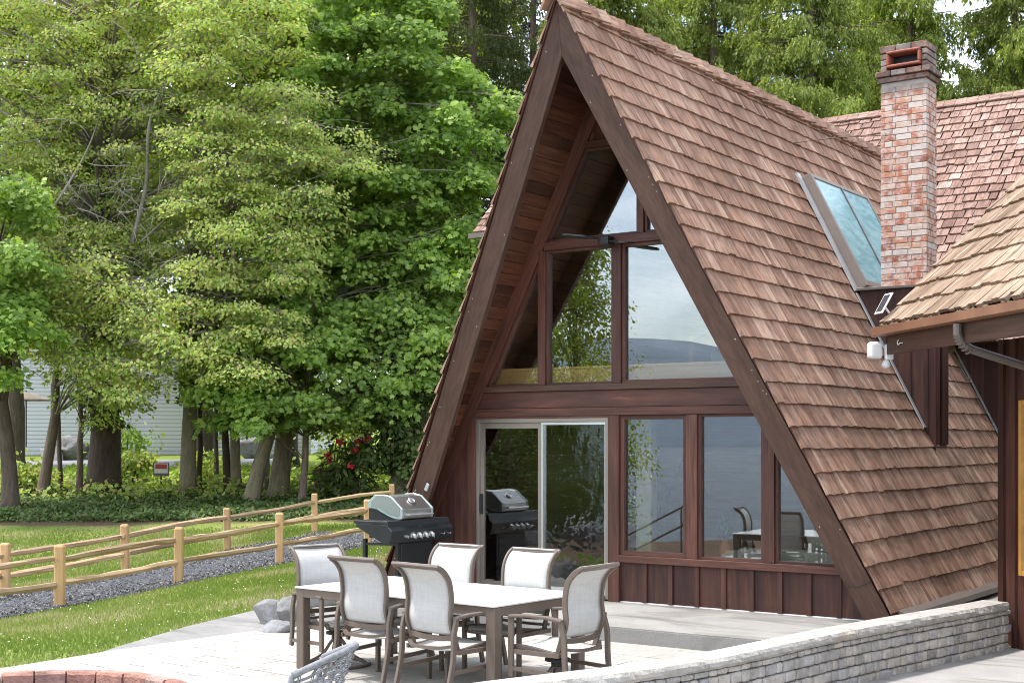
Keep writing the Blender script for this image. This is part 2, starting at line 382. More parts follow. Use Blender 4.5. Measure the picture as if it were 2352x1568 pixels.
def mk_ground():
    t = NT('ground_cover'); o = t.obj(); z = t.attr('zone', 'Vector'); s = t.n('ShaderNodeSeparateXYZ', {'Vector': z})
    f = t.noise(o, .9, 6, .6); f2 = t.noise(o, 18, 5, .7); f3 = t.noise(o, .35, 4)
    lawn = t.ramp(f, [(.28, (.11, .165, .03)), (.5, (.17, .22, .05)), (.72, (.28, .25, .1))])
    lawn = t.mix(1.0, lawn, t.gray(t.rng(f2, .3, .7, .6, 1.4)), 'MULTIPLY')
    dirt = t.ramp(f2, [(.3, (.07, .048, .03)), (.7, (.15, .105, .07))])
    ivy = t.ramp(f2, [(.3, (.02, .04, .012)), (.7, (.06, .1, .03))])  # dark ivy; its low tone also stands in for shade under the trees
    lit = t.ramp(f2, [(.3, (.1, .15, .02)), (.7, (.26, .32, .06))])  # sunlit look of the ground beyond the trees put into the colour
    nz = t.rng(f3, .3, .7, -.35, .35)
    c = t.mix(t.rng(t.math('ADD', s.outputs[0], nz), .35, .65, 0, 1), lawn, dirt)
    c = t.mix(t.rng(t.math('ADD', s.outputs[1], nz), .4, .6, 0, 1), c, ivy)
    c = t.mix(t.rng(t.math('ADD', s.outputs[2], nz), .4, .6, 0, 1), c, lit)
    return t.bsdf(c, .95, 0, t.bump(f2, .6, .03), .1)
M['ground'] = mk_ground()
def mk_gravel():
    t = NT('blue_grey_gravel'); o = t.obj()
    v = t.n('ShaderNodeTexVoronoi', {'Vector': o, 'Scale': 26.0})
    c = t.mix(1.0, t.ramp(v.outputs['Distance'], [(0, (.15, .155, .17)), (.5, (.075, .077, .085)), (.8, (.02, .02, .024))]), t.gray(t.rng(t.noise(o, 9, 4), .3, .7, .6, 1.4)), 'MULTIPLY')
    return t.bsdf(c, .9, 0, t.bump(v.outputs['Distance'], -.9, .03), .2)
M['gravel'] = mk_gravel()
t = NT('gravel_stone'); r = t.attr('rnd', 'Fac'); M['stone'] = t.bsdf(t.ramp(r, [(0, (.06, .058, .057)), (.5, (.165, .16, .16)), (.85, (.3, .295, .29)), (1, (.3, .28, .25))]), .85, 0, None, .25)
M['road'] = mk_concrete('gravel_road', (.2, .205, .22), (.28, .285, .3), (.17, .165, .16), .2)
t = NT('grass_blade'); r = t.attr('rnd', 'Fac'); c = t.ramp(r, [(0, (.11, .175, .03)), (.35, (.19, .275, .055)), (.65, (.29, .35, .095)), (.85, (.42, .37, .18)), (1, (.55, .47, .3))])
d = t.n('ShaderNodeBsdfDiffuse', {'Color': c}); tr = t.n('ShaderNodeBsdfTranslucent', {'Color': c}); mx = t.n('ShaderNodeMixShader', {0: .35, 1: d, 2: tr}); t.t.links.new(mx.outputs[0], t.out.inputs[0]); M['blade'] = t.m
M['petal'] = mat_plain('white_petal', (.8, .8, .76), .6)
M['redpetal'] = mat_plain('red_petal', (.65, .04, .06), .6, 0, .3)
M['lime'] = mat_leaf('lime_leaf', [(.23, .33, .075), (.335, .44, .11), (.43, .52, .16), (.5, .53, .18), (.48, .36, .17)], .48, .04)
M['maple'] = mat_leaf('maple_leaf', [(.12, .21, .04), (.2, .31, .065), (.29, .41, .09), (.42, .52, .13)], .5, .05)
M['dense'] = mat_leaf('backdrop_leaf', [(.12, .18, .025), (.22, .3, .04), (.4, .47, .07), (.16, .12, .06)], .45, .03)
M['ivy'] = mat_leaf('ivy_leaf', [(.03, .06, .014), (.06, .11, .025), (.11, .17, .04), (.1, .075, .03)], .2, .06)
M['ucover'] = mat_leaf('sun_tinted_cover_leaf', [(.18, .27, .03), (.32, .42, .06), (.42, .5, .1)], .45, .03)  # bright tone puts sunshine beyond the trunks into the leaf colour
M['hemlock'] = mat_leaf('hemlock_needle', [(.04, .062, .018), (.07, .095, .03), (.115, .135, .048), (.08, .065, .038)], .3, .03)
M['cedar'] = mat_leaf('cedar_frond', [(.14, .18, .045), (.23, .28, .07), (.34, .39, .11), (.44, .46, .15)], .48, .03)
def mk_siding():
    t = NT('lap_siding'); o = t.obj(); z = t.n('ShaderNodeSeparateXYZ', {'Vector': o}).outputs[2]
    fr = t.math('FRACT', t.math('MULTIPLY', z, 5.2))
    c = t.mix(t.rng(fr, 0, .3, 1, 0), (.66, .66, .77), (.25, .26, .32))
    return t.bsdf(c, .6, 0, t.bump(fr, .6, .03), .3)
M['siding'] = mk_siding()
M['roofgrey'] = mat_plain('pale_roof', (.6, .62, .66), .6)
def mk_water():
    t = NT('lake_water'); o = t.obj(); f = t.noise(o, .3, 8, .72, sc=(1, 1, 1))
    return t.bsdf((.05, .07, .085), .12, 0, t.bump(f, .9, 1.2), .6)
M['water'] = mk_water()
M['hill'] = mat_plain('hazed_wooded_hill', (.2, .235, .27), 1.0, 0, .25, .01, 0, .0)  # blue-grey base colour carries the distance haze
t = NT('skylight_sky_tint'); f = t.noise(t.obj(), 1.0, 4, .6, sc=(2, 2, 6), dist=1.5)
M['skyglass'] = t.bsdf(t.ramp(f, [(.35, (.1, .31, .36)), (.65, (.24, .48, .52))]), .2, 0, None, .3)  # opaque pane; the pale sky reflection is put into its colour
M['wicker'] = mat_plain('grey_rope', (.2, .205, .22), .8, 0, .35, 40, .3)
M['tabletop'] = mat_plain('white_table_glass', (.6, .6, .58), .25, 0, .03)
M['pane_y'] = mat_plain('amber_window_wood', (.5, .26, .06), .5, 0, .2)
M['solar'] = mat_plain('solar_cell', (.05, .055, .07), .25)
M['sign_red'] = mat_plain('sign_red', (.5, .05, .04), .5)
M['umb'] = mat_plain('tan_canvas', (.3, .25, .2), .9)
M['moss'] = mat_plain('dry_moss', (.12, .09, .05), 1, 0, .4, 20)
M['steel'] = mat_plain('brushed_steel', (.55, .53, .51), .28, .9, .12, 12)

# patch build so that children keep world placement
_b0 = MB.build
def _build(s, name, mats, parent=None, **k):
    o = _b0(s, name, mats, None, **k)
    if parent: rel(o, parent)
    return o
MB.build = _build

# ------------------------------------------------------------------ A-frame house
S_ = .51; SN = 1/math.sqrt(1+S_*S_); CS = S_*SN     # roof slope
def RX(z, A=6.63, side=1): return 2+side*S_*(A-z)
def YF(z): return -.2-.162*z                         # raked prow of the gable
house = thing('a_frame_house', 'brown cedar-shake A-frame house with tall gable windows and brick chimney', 'house', (2, 4, 0))

def shake_rows(mb, P, along, up, nrm, h0, h1, ex, a0, a1, wr=(.07, .17), th=.026, jit=.006, rr=None, gap=.004):
    """P: point at along=0,h=0; one tapered cedar shake at a time"""
    P = Vector(P); al = Vector(along); u = Vector(up); n = Vector(nrm); h = h0; k = 0
    while h < h1:
        A0, A1 = a0(h), a1(h); a = A0
        wave = random.uniform(0, 6)
        while a < A1-.02:
            w = min(random.uniform(*wr), A1-a)
            if A1-a-w < .05: w = A1-a
            r = random.random() if rr is None else random.uniform(*rr)
            t = th*random.uniform(.75, 1.25); j = random.uniform(-jit, jit)*(3.2 if random.random() < .08 else 1)+.006*math.sin(a*1.7+wave)
            hb = h+j; ht = min(h+ex*1.2, h1+.03); g = gap*random.uniform(.3, 1.4)
            pts = []
            for (aa, hh, nn) in ((a, hb, 0), (a+w-g, hb+random.uniform(-.004, .004), 0), (a, hb, t+.008), (a+w-g, hb, t+.008+random.uniform(-.004, .004)), (a, ht, .008), (a+w-g, ht, .008)):
                pts.append(P+al*aa+u*hh+n*nn)
            gc = [(hb, a, 0), (hb, a+w, 0), (hb, a, t), (hb, a+w, t), (ht, a, 0), (ht, a+w, 0)]
            mb.add(pts, [(2, 3, 5, 4), (0, 1, 3, 2), (0, 2, 4), (1, 5, 3)], gc, r)
            a += w
        h += ex; k += 1

def roof_side(side):
    mb = MB()
    Z0 = .12 if side > 0 else -.15
    def zf(h): return Z0+h*SN
    P = Vector((RX(Z0, 6.63, side), 0, Z0)); u = Vector((-side*CS, 0, SN)); n = Vector((side*SN, 0, CS))
    shake_rows(mb, P, (0, 1, 0), u, n, 0, (6.60-Z0)/SN, .2625, lambda h: YF(zf(h))-.05, lambda h: max(6.8, min(9.9, zf(h)+3.2)))
    ro = mb.build('roof', M['shake'], house)
    mb = MB()      # deck under the shakes
    zt, zb = 6.6, Z0-.02
    vs = []
    for z, in ((zb,), (zt,)):
        for A in (6.51, 6.628):
            for y in (YF(z)+.075, 9.8): vs.append((RX(z, A, side), y, z))
    mb.add(vs, [(0, 1, 3, 2), (4, 6, 7, 5), (0, 4, 5, 1), (2, 3, 7, 6), (0, 2, 6, 4), (1, 5, 7, 3)])
    mb.build('roof_deck', M['beam'], house)
    mb = MB()      # soffit / ceiling boards running along Y
    L = (6.42-Z0)/SN; h = 0
    while h < L:
        w = random.uniform(.135, .15)
        z = Z0+(h+w/2)*SN; y0 = YF(z)+.09
        # exterior board outside, interior behind the glass uses the second material
        for (ya, yb, m) in ((y0, -.0, 0), (.14, 6.3, 1)):
            c = Vector((RX(z, 6.48, side), (ya+yb)/2, z))
            mb.obox(c, (0, 1, 0), (-side*CS, 0, SN), (side*SN, 0, CS), yb-ya, w-.005, .02, m=m)
        h += w
    mb.build('soffit', [M['soffit'], M['inner']], house)
    # barge board in the raked plane
    mb = MB()
    def bp(x, z): return Vector((2+side*(x-2), YF(z), z))
    zb = 0.0 if side > 0 else -.2
    po = [(2, 6.59), (2, 6.01), (2+.505*(6.01-zb), zb), (2+S_*(6.59-zb)-.02, zb)]
    mb.prism([bp(*p) for p in po], (0, .07, 0), grain=(side*S_, 0, -1))
    mb.build('barge_board', M['beam'], house, bevel=.004)
    mb = MB()
    po = [(2, 6.63), (2, 6.592), (2+S_*(6.592-zb), zb+.02), (2+S_*(6.63-zb), zb+.02)]
    mb.prism([bp(*p)+Vector((0, -.02, 0)) for p in po], (0, .12, 0), grain=(side*S_, 0, -1))
    mb.build('verge_trim', M['red'], house)
    return ro
roof_r = roof_side(1); roof_l = roof_side(-1)
# ridge cap: overlapping boards on both sides
mb = MB(); y = YF(6.63)-.12; k = 0
while y < 9.6:
    for side in (1, -1):
        c = Vector((2+side*.066, y+.2, 6.645-.066/S_*.86+.03+.014*(k % 2)))
        u = Vector((-side*CS, 0, SN)); n = Vector((side*SN, 0, CS))
        mb.obox(c+n*.03, (0, 1, .1), u, n, .4, .17, .03)
    y += .21; k += 1
mb.build('ridge_cap', M['shake'], house)

# gable wall ---------------------------------------------------------------
def xl(z): return -1.33+.514*z
mb = MB()   # left cladding: vertical boards + battens
xs = [-1.3, -1.0, -.7, -.4, -.115]
for a, b in zip(xs[:-1], xs[1:]):
    za = max(0, min(2.14, (a+1.33)/.514)); zb2 = max(0, min(2.14, (b+1.33)/.514))
    za, zb2 = (a+1.33)/.514, (b+1.33)/.514
    mb.prism([(a, 0, 0), (b-.003, 0, 0), (b-.003, 0, min(zb2, 2.14)), (a, 0, min(za, 2.14))], (0, .04, 0), grain=(0, 0, 1))
    mb.prism([(b-.035, -.022, 0), (b+.03, -.022, 0), (b+.03, -.022, min(2.14, zb2)), (b-.035, -.022, min(2.14, zb2-.1))], (0, .021, 0), grain=(0, 0, 1))
mb.build('wall_cladding', M['clad'], house)
mb = MB()   # right lower cladding
x = 2.05
while x < 5.25:
    x2 = min(x+.33, 5.3); zt = .46
    t2 = min(zt, (5.33-x2)/.514)
    mb.prism([(x, 0, 0.012), (x2-.003, 0, 0.012), (x2-.003, 0, t2), (x, 0, min(zt, (5.33-x)/.514))], (0, .04, 0), grain=(0, 0, 1))
    if x2 < 5.1: mb.bx(x2-.033, x2+.02, -.024, -.001, .01, min(zt, t2), 'z')
    x = x2
mb.build('wall_cladding', M['clad'], house)
mb = MB(); mb.bx(2.05, 5.25, -.012, .03, -.0, .011); mb.build('sill_flashing', M['white'], house)
mb = MB(); mb.bx(1.902, 2.048, -.05, .1, -.02, 2.145, 'z'); mb.build('post', M['red'], house, bevel=.004)
mb = MB(); mb.bx(-.115, -.002, -.045, .09, 0, 2.145, 'z'); mb.build('post', M['red'], house, bevel=.004)
for nm, z0, z1, dy, mt in (('trim_board', 2.146, 2.238, .055, 'red'), ('beam', 2.24, 2.438, .035, 'clad'), ('sill', 2.44, 2.51, .075, 'beam')):
    mb = MB(); mb.prism([(xl(z0)+.21, -dy, z0), (4-xl(z0)-.21, -dy, z0), (4-xl(z1)-.21, -dy, z1), (xl(z1)+.21, -dy, z1)], (0, dy+.1, 0), grain=(1, 0, 0))
    mb.build(nm, M[mt], house, bevel=.004)
for sd in (1, -1):          # inner rafters of the gable frame
    mb = MB(); q = [(xl(0), 0), (xl(0)+.2, 0), (2, (2-.2+1.33)/.514), (2, (2+1.33)/.514)]
    mb.prism([(2+sd*(x-2) if sd < 0 else x, -.04, z) for x, z in q], (0, .16, 0), grain=(.514*sd, 0, 1))
    mb.build('rafter', M['red'], house)
mb = MB(); mb.bx(2.05, 4.87, -.07, .09, .462, .542); mb.build('sill', M['red'], house, bevel=.004)
for x0, x1 in ((2.912, 3.048), (3.832, 3.968)):
    mb = MB(); zt = min(2.144, (5.13-x1)/.514); mb.bx(x0, x1, -.045, .09, .544, zt, 'z'); mb.build('mullion', M['red'], house, bevel=.003)
for x0, x1, z0, z1 in ((.93, 1.03, 2.512, 4.11), (1.956, 2.072, 2.512, 4.11), (2.29, 2.37, 4.212, 5.26)):
    mb = MB(); mb.bx(x0, x1, -.045, .09, z0, z1, 'z'); mb.build('mullion', M['red'], house, bevel=.003)
mb = MB(); mb.bx(xl(4.16)+.21, 4-xl(4.16)-.21, -.055, .09, 4.112, 4.21); mb.build('transom', M['red'], house, bevel=.003)
mb = MB(); mb.bx(xl(5.3)+.19, 4-xl(5.3)-.19, -.055, .09, 5.262, 5.335); mb.build('transom', M['red'], house, bevel=.003)
mb = MB()
for i in range(7):
    a = 1.55+i*.13; b = a+.128
    tt = lambda x: min((x-.21+1.33)/.514, (4-x-.21+1.33)/.514)
    mb.prism([(a, .0, 5.336), (b, .0, 5.336), (b, .0, max(5.34, tt(b))), (a, .0, max(5.34, tt(a)))], (0, .04, 0), grain=(0, 0, 1))
mb.build('gable_infill', M['soffit'], house)

def window(poly, mat, inset=.028, fr='red'):
    """poly of (x,z): slim frame with a 6 mm pane behind its front"""
    cx = sum(p[0] for p in poly)/len(poly); cz = sum(p[1] for p in poly)/len(poly)
    mb = MB(); n = len(poly)
    # inset polygon by offsetting edges
    def off(d):
        L = []
        for i in range(n):
            p, q = Vector(poly[i]), Vector(poly[(i+1) % n]); e = (q-p).normalized(); nn = Vector((-e.y, e.x))
            if nn.dot(Vector((cx, cz))-p) < 0: nn = -nn
            L.append((p+nn*d, e))
        out = []
        for i in range(n):
            p1, e1 = L[i-1]; p2, e2 = L[i]; D = e1.x*e2.y-e1.y*e2.x
            tt = ((p2-p1).x*e2.y-(p2-p1).y*e2.x)/D; out.append(p1+e1*tt)
        return out
    ins = off(inset); ou = off(.001)
    for i in range(n):
        j = (i+1) % n; a, b, c, d = ou[i], ou[j], ins[j], ins[i]
        mb.prism([(a.x, -.012, a.y), (b.x, -.012, b.y), (c.x, -.012, c.y), (d.x, -.012, d.y)], (0, .08, 0), grain=(b.x-a.x, 0, b.y-a.y))
    f = mb.build('window_frame', M[fr], house)
    mb = MB(); pp = off(inset-.006)
    mb.prism([(p.x, .03, p.y) for p in pp], (0, .006, 0)); mb.build('pane', M[mat], f)
    return f
window([(2.05, .543), (2.912, .543), (2.912, 2.145), (2.05, 2.145)], 'glass', .05)
window([(3.048, .543), (3.832, .543), (3.832, 2.145), (3.048, 2.145)], 'glass', .03)
window([(3.968, .543), (4.85, .543), (4.03, 2.145), (3.968, 2.145)], 'glass', .025)
window([(xl(2.512)+.21, 2.512), (.93, 2.512), (.93, (.93-.21+1.33)/.514)], 'glassup')
window([(1.03, 2.512), (1.956, 2.512), (1.956, 4.11), (1.03, 4.11)], 'glassup')
window([(2.072, 2.512), (4-xl(2.512)-.21, 2.512), (4-xl(4.11)-.21, 4.11), (2.072, 4.11)], 'glassup', .035)
window([(xl(4.212)+.21, 4.212), (2.29, 4.212), (2.29, 5.26), (xl(5.26)+.21, 5.26)], 'glassup')
window([(2.37, 4.212), (4-xl(4.212)-.21, 4.212), (4-xl(5.26)-.21, 5.26), (2.37, 5.26)], 'glassup')

# sliding glass door
door = MB()
for b in ((0, .045, -.03, .09, .02, 2.12), (1.855, 1.9, -.03, .09, .02, 2.12)): door.bx(*b, 'z')
door.bx(.046, 1.854, -.03, .09, 2.07, 2.12); door.bx(.046, 1.854, -.05, .09, .0, .06)
door = door.build('sliding_door', M['alu'], house, bevel=.003)
mb = MB(); mb.bx(.047, .1, -.005, .03, .062, 2.068, 'z'); mb.bx(.9, .955, .0, .03, .062, 2.068, 'z'); mb.bx(.101, .899, .0, .03, 2.0, 2.068); mb.bx(.101, .899, .0, .03, .062, .14)
rel(mb.build('door_leaf', M['alu']), door)
mb = MB(); mb.bx(.957, .985, -.02, .03, .062, 2.04, 'z'); mb.bx(.96, 1.853, -.022, .03, 2.04, 2.068); mb.bx(1.83, 1.853, -.0, .03, .062, 2.04, 'z'); mb.bx(.986, 1.829, -.0, .03, .062, .12)
rel(mb.build('door_leaf', M['silver']), door)
mb = MB(); mb.bx(.1, .9, .012, .018, .14, 2.0); rel(mb.build('pane', M['glassdoor']), door)
mb = MB(); mb.bx(.985, 1.83, .014, .02, .12, 2.04); rel(mb.build('pane', M['glasswavy']), door)
mb = MB(); mb.bx(.055, .085, -.03, -.006, .95, 1.2, 'z'); mb.bx(.06, .08, -.05, -.031, .98, 1.17, 'z'); rel(mb.build('handle', M['dark'], bevel=.004), door)

mb = MB(); mb.bx(-.001, 1.901, -.04, .09, 2.1215, 2.1445); mb.build('door_head', M['red'], house)
# interior seen through the glass
mb = MB(); mb.bx(-1.2, 5.2, .1, 6.3, -.02, .03, 'y'); mb.build('interior_floor', M['inner'], house)
mb = MB(); mb.bx(-.05, 4.05, .16, 1.0, 2.26, 2.43, 'x'); mb.bx(-.05, 4.05, 1.0, 6.3, 2.26, 2.43, 'y'); mb.build('loft_floor', M['inner'], house)
mb = MB(); 
for i in range(41): h_ = S_*(6.4-(i+1)*.15); mb.bx(2-h_, 2+h_, 6.3, 6.33, .0+i*.15, .146+i*.15)
mb.build('interior_wall', M['inner'], house)
mb = MB(); mb.bx(.12, 3.88, .1, .16, 2.515, 2.7); mb.bx(.12, 3.88, .085, .2, 2.701, 2.73); mb.build('interior_sill', M['honey'], house)
mb = MB(); mb.bx(1.5, 1.72, 1.3, 1.45, .031, 2.255, 'z'); mb.build('interior_post', M['creamw'], house, bevel=.01)

# skylight on the right slope
u = Vector((-CS, 0, SN)); n = Vector((SN, 0, CS))
def rp(y, z, k=0.0): return Vector((RX(z), y, z))+n*k
sky = MB()
Y0s, Y1s, Z0s, Z1s = 3.75, 5.75, 3.88, 5.3
for (ya, yb, za, zb) in ((Y0s-.07, Y0s, Z0s-.08, Z1s+.06), (Y1s, Y1s+.07, Z0s-.08, Z1s+.06)):
    c = (rp(ya, za)+rp(yb, zb))/2+n*.08; sky.obox(c, u, (0, 1, 0), n, (zb-za)/SN, yb-ya, .2)
for za, zb in ((Z0s-.08, Z0s), (Z1s, Z1s+.06)):
    c = (rp(Y0s, za)+rp(Y1s, zb))/2+n*.08; sky.obox(c, (0, 1, 0), u, n, Y1s-Y0s-.004, (zb-za)/SN, .198)
sky = sky.build('skylight', M['curb'], house, bevel=.006)
mb = MB()
for ya, yb in ((Y0s, (Y0s+Y1s)/2-.02), ((Y0s+Y1s)/2+.02, Y1s)):
    c = (rp(ya, Z0s)+rp(yb, Z1s))/2+n*.16; mb.obox(c, u, (0, 1, 0), n, (Z1s-Z0s)/SN, yb-ya, .012)
rel(mb.build('pane', M['skyglass']), sky)
mb = MB(); c = (rp((Y0s+Y1s)/2-.02, Z0s)+rp((Y0s+Y1s)/2+.02, Z1s))/2+n*.165; mb.obox(c, u, (0, 1, 0), n, (Z1s-Z0s)/SN, .04, .03)
rel(mb.build('glazing_bar', M['spout']), sky)
mb = MB(); c = (rp(Y0s-.22, Z0s-.1)+rp(Y0s-.11, Z1s+.1))/2+n*.05; mb.obox(c, u, (0, 1, 0), n, (Z1s-Z0s+.2)/SN, .11, .03); rel(mb.build('flashing', M['galv']), sky)

# chimney chase with battens
mb = MB()
def chx(z): return RX(z)-.05
for a, b in ((3.53, 3.86), (3.86, 4.18), (4.18, 4.4), (4.4, 4.5)):
    zlo = lambda x: 6.63-(x-2)/S_-.1
    mb.prism([(a, 3.62, zlo(a)), (b-.003, 3.62, zlo(b)), (b-.003, 3.62, 3.8), (a, 3.62, 3.8)], (0, .5, 0), grain=(0, 0, 1))
    mb.prism([(b-.03, 3.598, zlo(b)+.05), (b+.025, 3.598, zlo(b)-.02), (b+.025, 3.598, 3.8), (b-.03, 3.598, 3.8)], (0, .021, 0), grain=(0, 0, 1))
mb.bx(4.501, 4.54, 3.62, 3.72, 1.8, 3.8, 'z'); mb.bx(4.501, 4.53, 3.85, 4.1, 1.8, 3.8, 'z')
mb.build('chimney_chase', M['clad'], house)
mb = MB(); mb.bx(3.5, 4.62, 3.56, 4.16, 3.802, 3.84); mb.build('chase_cap', M['spout'], house, bevel=.004)
for (Yc, za, zb) in ((3.585, 2.0, 3.75), (6.77, 1.5, 3.6)):
    mb = MB()
    c = (rp(Yc-.05, za)+rp(Yc, zb))/2+n*.045; mb.obox(c, u, (0, 1, 0), n, (zb-za)/SN, .075, .012)
    mb.build('flashing', M['galv'], house)

def bricks(mb, x0, x1, y0, y1, z0, z1, bl=.205, bh=.068, j=.01, dep=.055):
    z = z0; k = 0
    while z+bh <= z1+.004:
        fx = (x0, x1) if k % 2 == 0 else (x0+dep+.001, x1-dep-.001)
        fy = (y0+dep+.001, y1-dep-.001) if k % 2 == 0 else (y0, y1)
        for (a0, a1, fn) in ((fx[0], fx[1], 'f'), (fx[0], fx[1], 'b'), (fy[0], fy[1], 'l'), (fy[0], fy[1], 'r')):
            a = a0; first = True
            while a < a1-.02:
                w = bl*(.5 if first and k % 2 else 1); first = False; w = min(w, a1-a)
                e = random.uniform(-.003, .003)
                if a1-(a+w) < .05: w = a1-a
                A, B = a, a+w-(j if a+w < a1-.001 else 0)
                if fn == 'f': mb.bx(A, B, y0+e, y0+dep, z, z+bh)
                elif fn == 'b': mb.bx(A, B, y1-dep, y1+e, z, z+bh)
                elif fn == 'l': mb.bx(x0+e, x0+dep, A, B, z, z+bh, 'y')
                else: mb.bx(x1-dep, x1+e, A, B, z, z+bh, 'y')
                a += w
        z += bh+j; k += 1
chim = MB(); bricks(chim, 3.79, 4.39, 3.66, 4.06, 3.845, 6.47)
chim = chim.build('chimney', M['brick'], house, bevel=.004)
mb = MB(); mb.bx(3.798, 4.382, 3.668, 4.052, 3.842, 6.468); rel(mb.build('mortar', M['mortar']), chim)
mb = MB(); bricks(mb, 3.765, 4.415, 3.635, 4.085, 6.475, 6.52); mb.bx(3.765, 4.415, 3.635, 4.085, 6.472, 6.535); bricks(mb, 3.735, 4.445, 3.605, 4.115, 6.545, 6.62)
for xa, xb in ((3.79, 3.875), (4.325, 4.39)):
    for i in range(3): mb.bx(xa, xb, 3.66, 4.06, 6.622+i*.078, 6.69+i*.078, 'y')
for i in range(3): mb.bx(3.785+i*.205, 3.785+i*.205+.195, 3.655, 4.065, 6.862, 6.945, 'x')
rel(mb.build('chimney_cap', M['brick'], bevel=.006), chim)
mb = MB()
for a in ((3.878, 4.322, 6.65, 6.685), (3.878, 4.322, 6.825, 6.858)): mb.bx(a[0], a[1], 3.6, 4.1, a[2], a[3], 'y')
for a in ((3.878, 3.912), (4.288, 4.322)): mb.bx(a[0], a[1], 3.602, 4.098, 6.686, 6.824, 'y')
rel(mb.build('flue', M['flue'], bevel=.012), chim)
mb = MB(); mb.bx(3.913, 4.287, 3.8, 3.82, 6.687, 6.823); rel(mb.build('flue_shade_plate', M['dark']), chim)  # dark plate stands in for the shade inside the flue
mb = MB(); mb.tube([(2.4, 4.05, 5.95), (3.1, 4.0, 5.93), (3.8, 3.95, 5.86)], .007, 6); mb.build('stay_rod', M['beam'], house)
mb = MB(); mb.prism([(5.33, -.1, .045), (5.42, -.1, .045), (5.42, -.1, .105), (5.33, -.1, .155)], (0, 9.5, 0)); mb.build('gutter', M['spout'], house)
mb = MB(); c = (5.17-.0); mb.tube([(4.86, YF(.4)-.012, .38), (4.98, YF(.4)-.03, .37), (5.12, YF(.4)-.015, .44)], .006, 5); mb.build('cable', M['dark'], house)
mb = MB(); q = Vector((-.47, -.40, 1.28)); mb.obox(q, (.45, 0, .89), (0, 1, 0), (.89, 0, -.45), .1, .05, .05); mb.build('junction_box', M['galv'], house, bevel=.006)
for i in range(34):     # nail heads on the barge boards
    mb = MB()
    sd = random.choice((1, 1, -1)); z = random.uniform(.3, 6.2); e = random.choice((.03, .05, .26)); X = 2+sd*(S_*(6.55-z)-e*.9)
    mb.lathe([(.0045, 0), (.0045, .005)], (X, YF(z)+.0, z), (0, -1, 0), 6)
    mb.build('nail_head', M['white'], house)

# cross wing behind
mb = MB(); r2 = math.sqrt(.5)
Pw = Vector((0, 6.4, 3.28)); uw = Vector((0, r2, r2)); nw = Vector((0, -r2, r2)); HW = 4.6/r2
shake_rows(mb, Pw, (1, 0, 0), uw, nw, 0, HW-.02, .215, lambda h: max(2.0, RX(3.28+h*r2)-.12), lambda h: 13.0, wr=(.12, .24), th=.028, jit=.02, gap=.02)
Pl = Pw
shake_rows(mb, Pw, (1, 0, 0), uw, nw, (9.3-6.4)/r2, HW-.02, .215, lambda h: -7.0, lambda h: min(2.0, RX(3.28+h*r2, 6.63, -1)+.12), wr=(.12, .24), th=.028, jit=.02, gap=.02)
x = -7.0
while x < 13:
    for sd in (1, -1):
        c = Vector((x+.15, 11+sd*.07, 7.88-.03)); mb.obox(c+Vector((0, sd*.0, .03)), (1, 0, .05), (0, -sd*r2*-1, -r2), (0, sd*r2, r2), .33, .18, .024)
    x += .2
mb.build('wing_roof', M['shake_wing'], house)
mb = MB(); mb.prism([(3.0, 6.45, 3.28), (3.0, 11, 7.84), (3.0, 15.5, 3.28)], (10, 0, 0)); mb.prism([(-6.95, 9.35, 6.19), (-6.95, 11, 7.84), (-6.95, 12.6, 6.19)], (9.9, 0, 0)); mb.build('wing_roof_deck', M['beam'], house)
mb = MB(); x = 3.4
while x < 13:
    mb.bx(x, x+.397, 6.8, 6.84, 0, 3.5, 'z'); mb.bx(x+.37, x+.42, 6.778, 6.799, 0, 3.5, 'z'); x += .4
mb.build('wing_wall', M['clad'], house)
mb = MB(); mb.bx(-6.8, 1, 9.7, 15, -.2, 6.4); mb.bx(3.2, 12.8, 6.86, 15, -.2, 3.6); mb.build('wing_body', M['clad'], house)
mb = MB(); mb.prism([(-7.05, 9.2, 6.06), (-7.05, 9.2, 6.16), (-7.05, 9.32, 6.16), (-7.05, 9.32, 6.06)], (8, 0, 0)); mb.build('gutter', M['spout'], house)

# twin-paddle fixture on the crossbar
fx = thing('window_fixture', 'black two-bladed fixture fixed to the crossbar of the upper gable window', 'light', (1.93, -.08, 4.16))
mb = MB(); mb.bx(1.86, 2.0, -.2, -.06, 4.09, 4.2, 'x'); mb.build('hub', M['dark'], fx, bevel=.02, seg=2)
for a, b in ((Vector((1.86, -.2, 4.16)), Vector((1.5, -.42, 4.2))), (Vector((2.0, -.14, 4.12)), Vector((2.35, -.3, 4.06)))):
    mb = MB(); d = (b-a).normalized(); w = d.cross(Vector((0, 0, 1))).normalized(); q = []
    for tt, ww in ((0, .03), (.12, .06), (.35, .1), (.75, .1), (.95, .07), (1, .03)): q.append((a.lerp(b, tt), ww))
    mb.prism([p+w*ww for p, ww in q]+[p-w*ww for p, ww in reversed(q)], (0, 0, .018)); mb.build('blade', M['black'], fx)

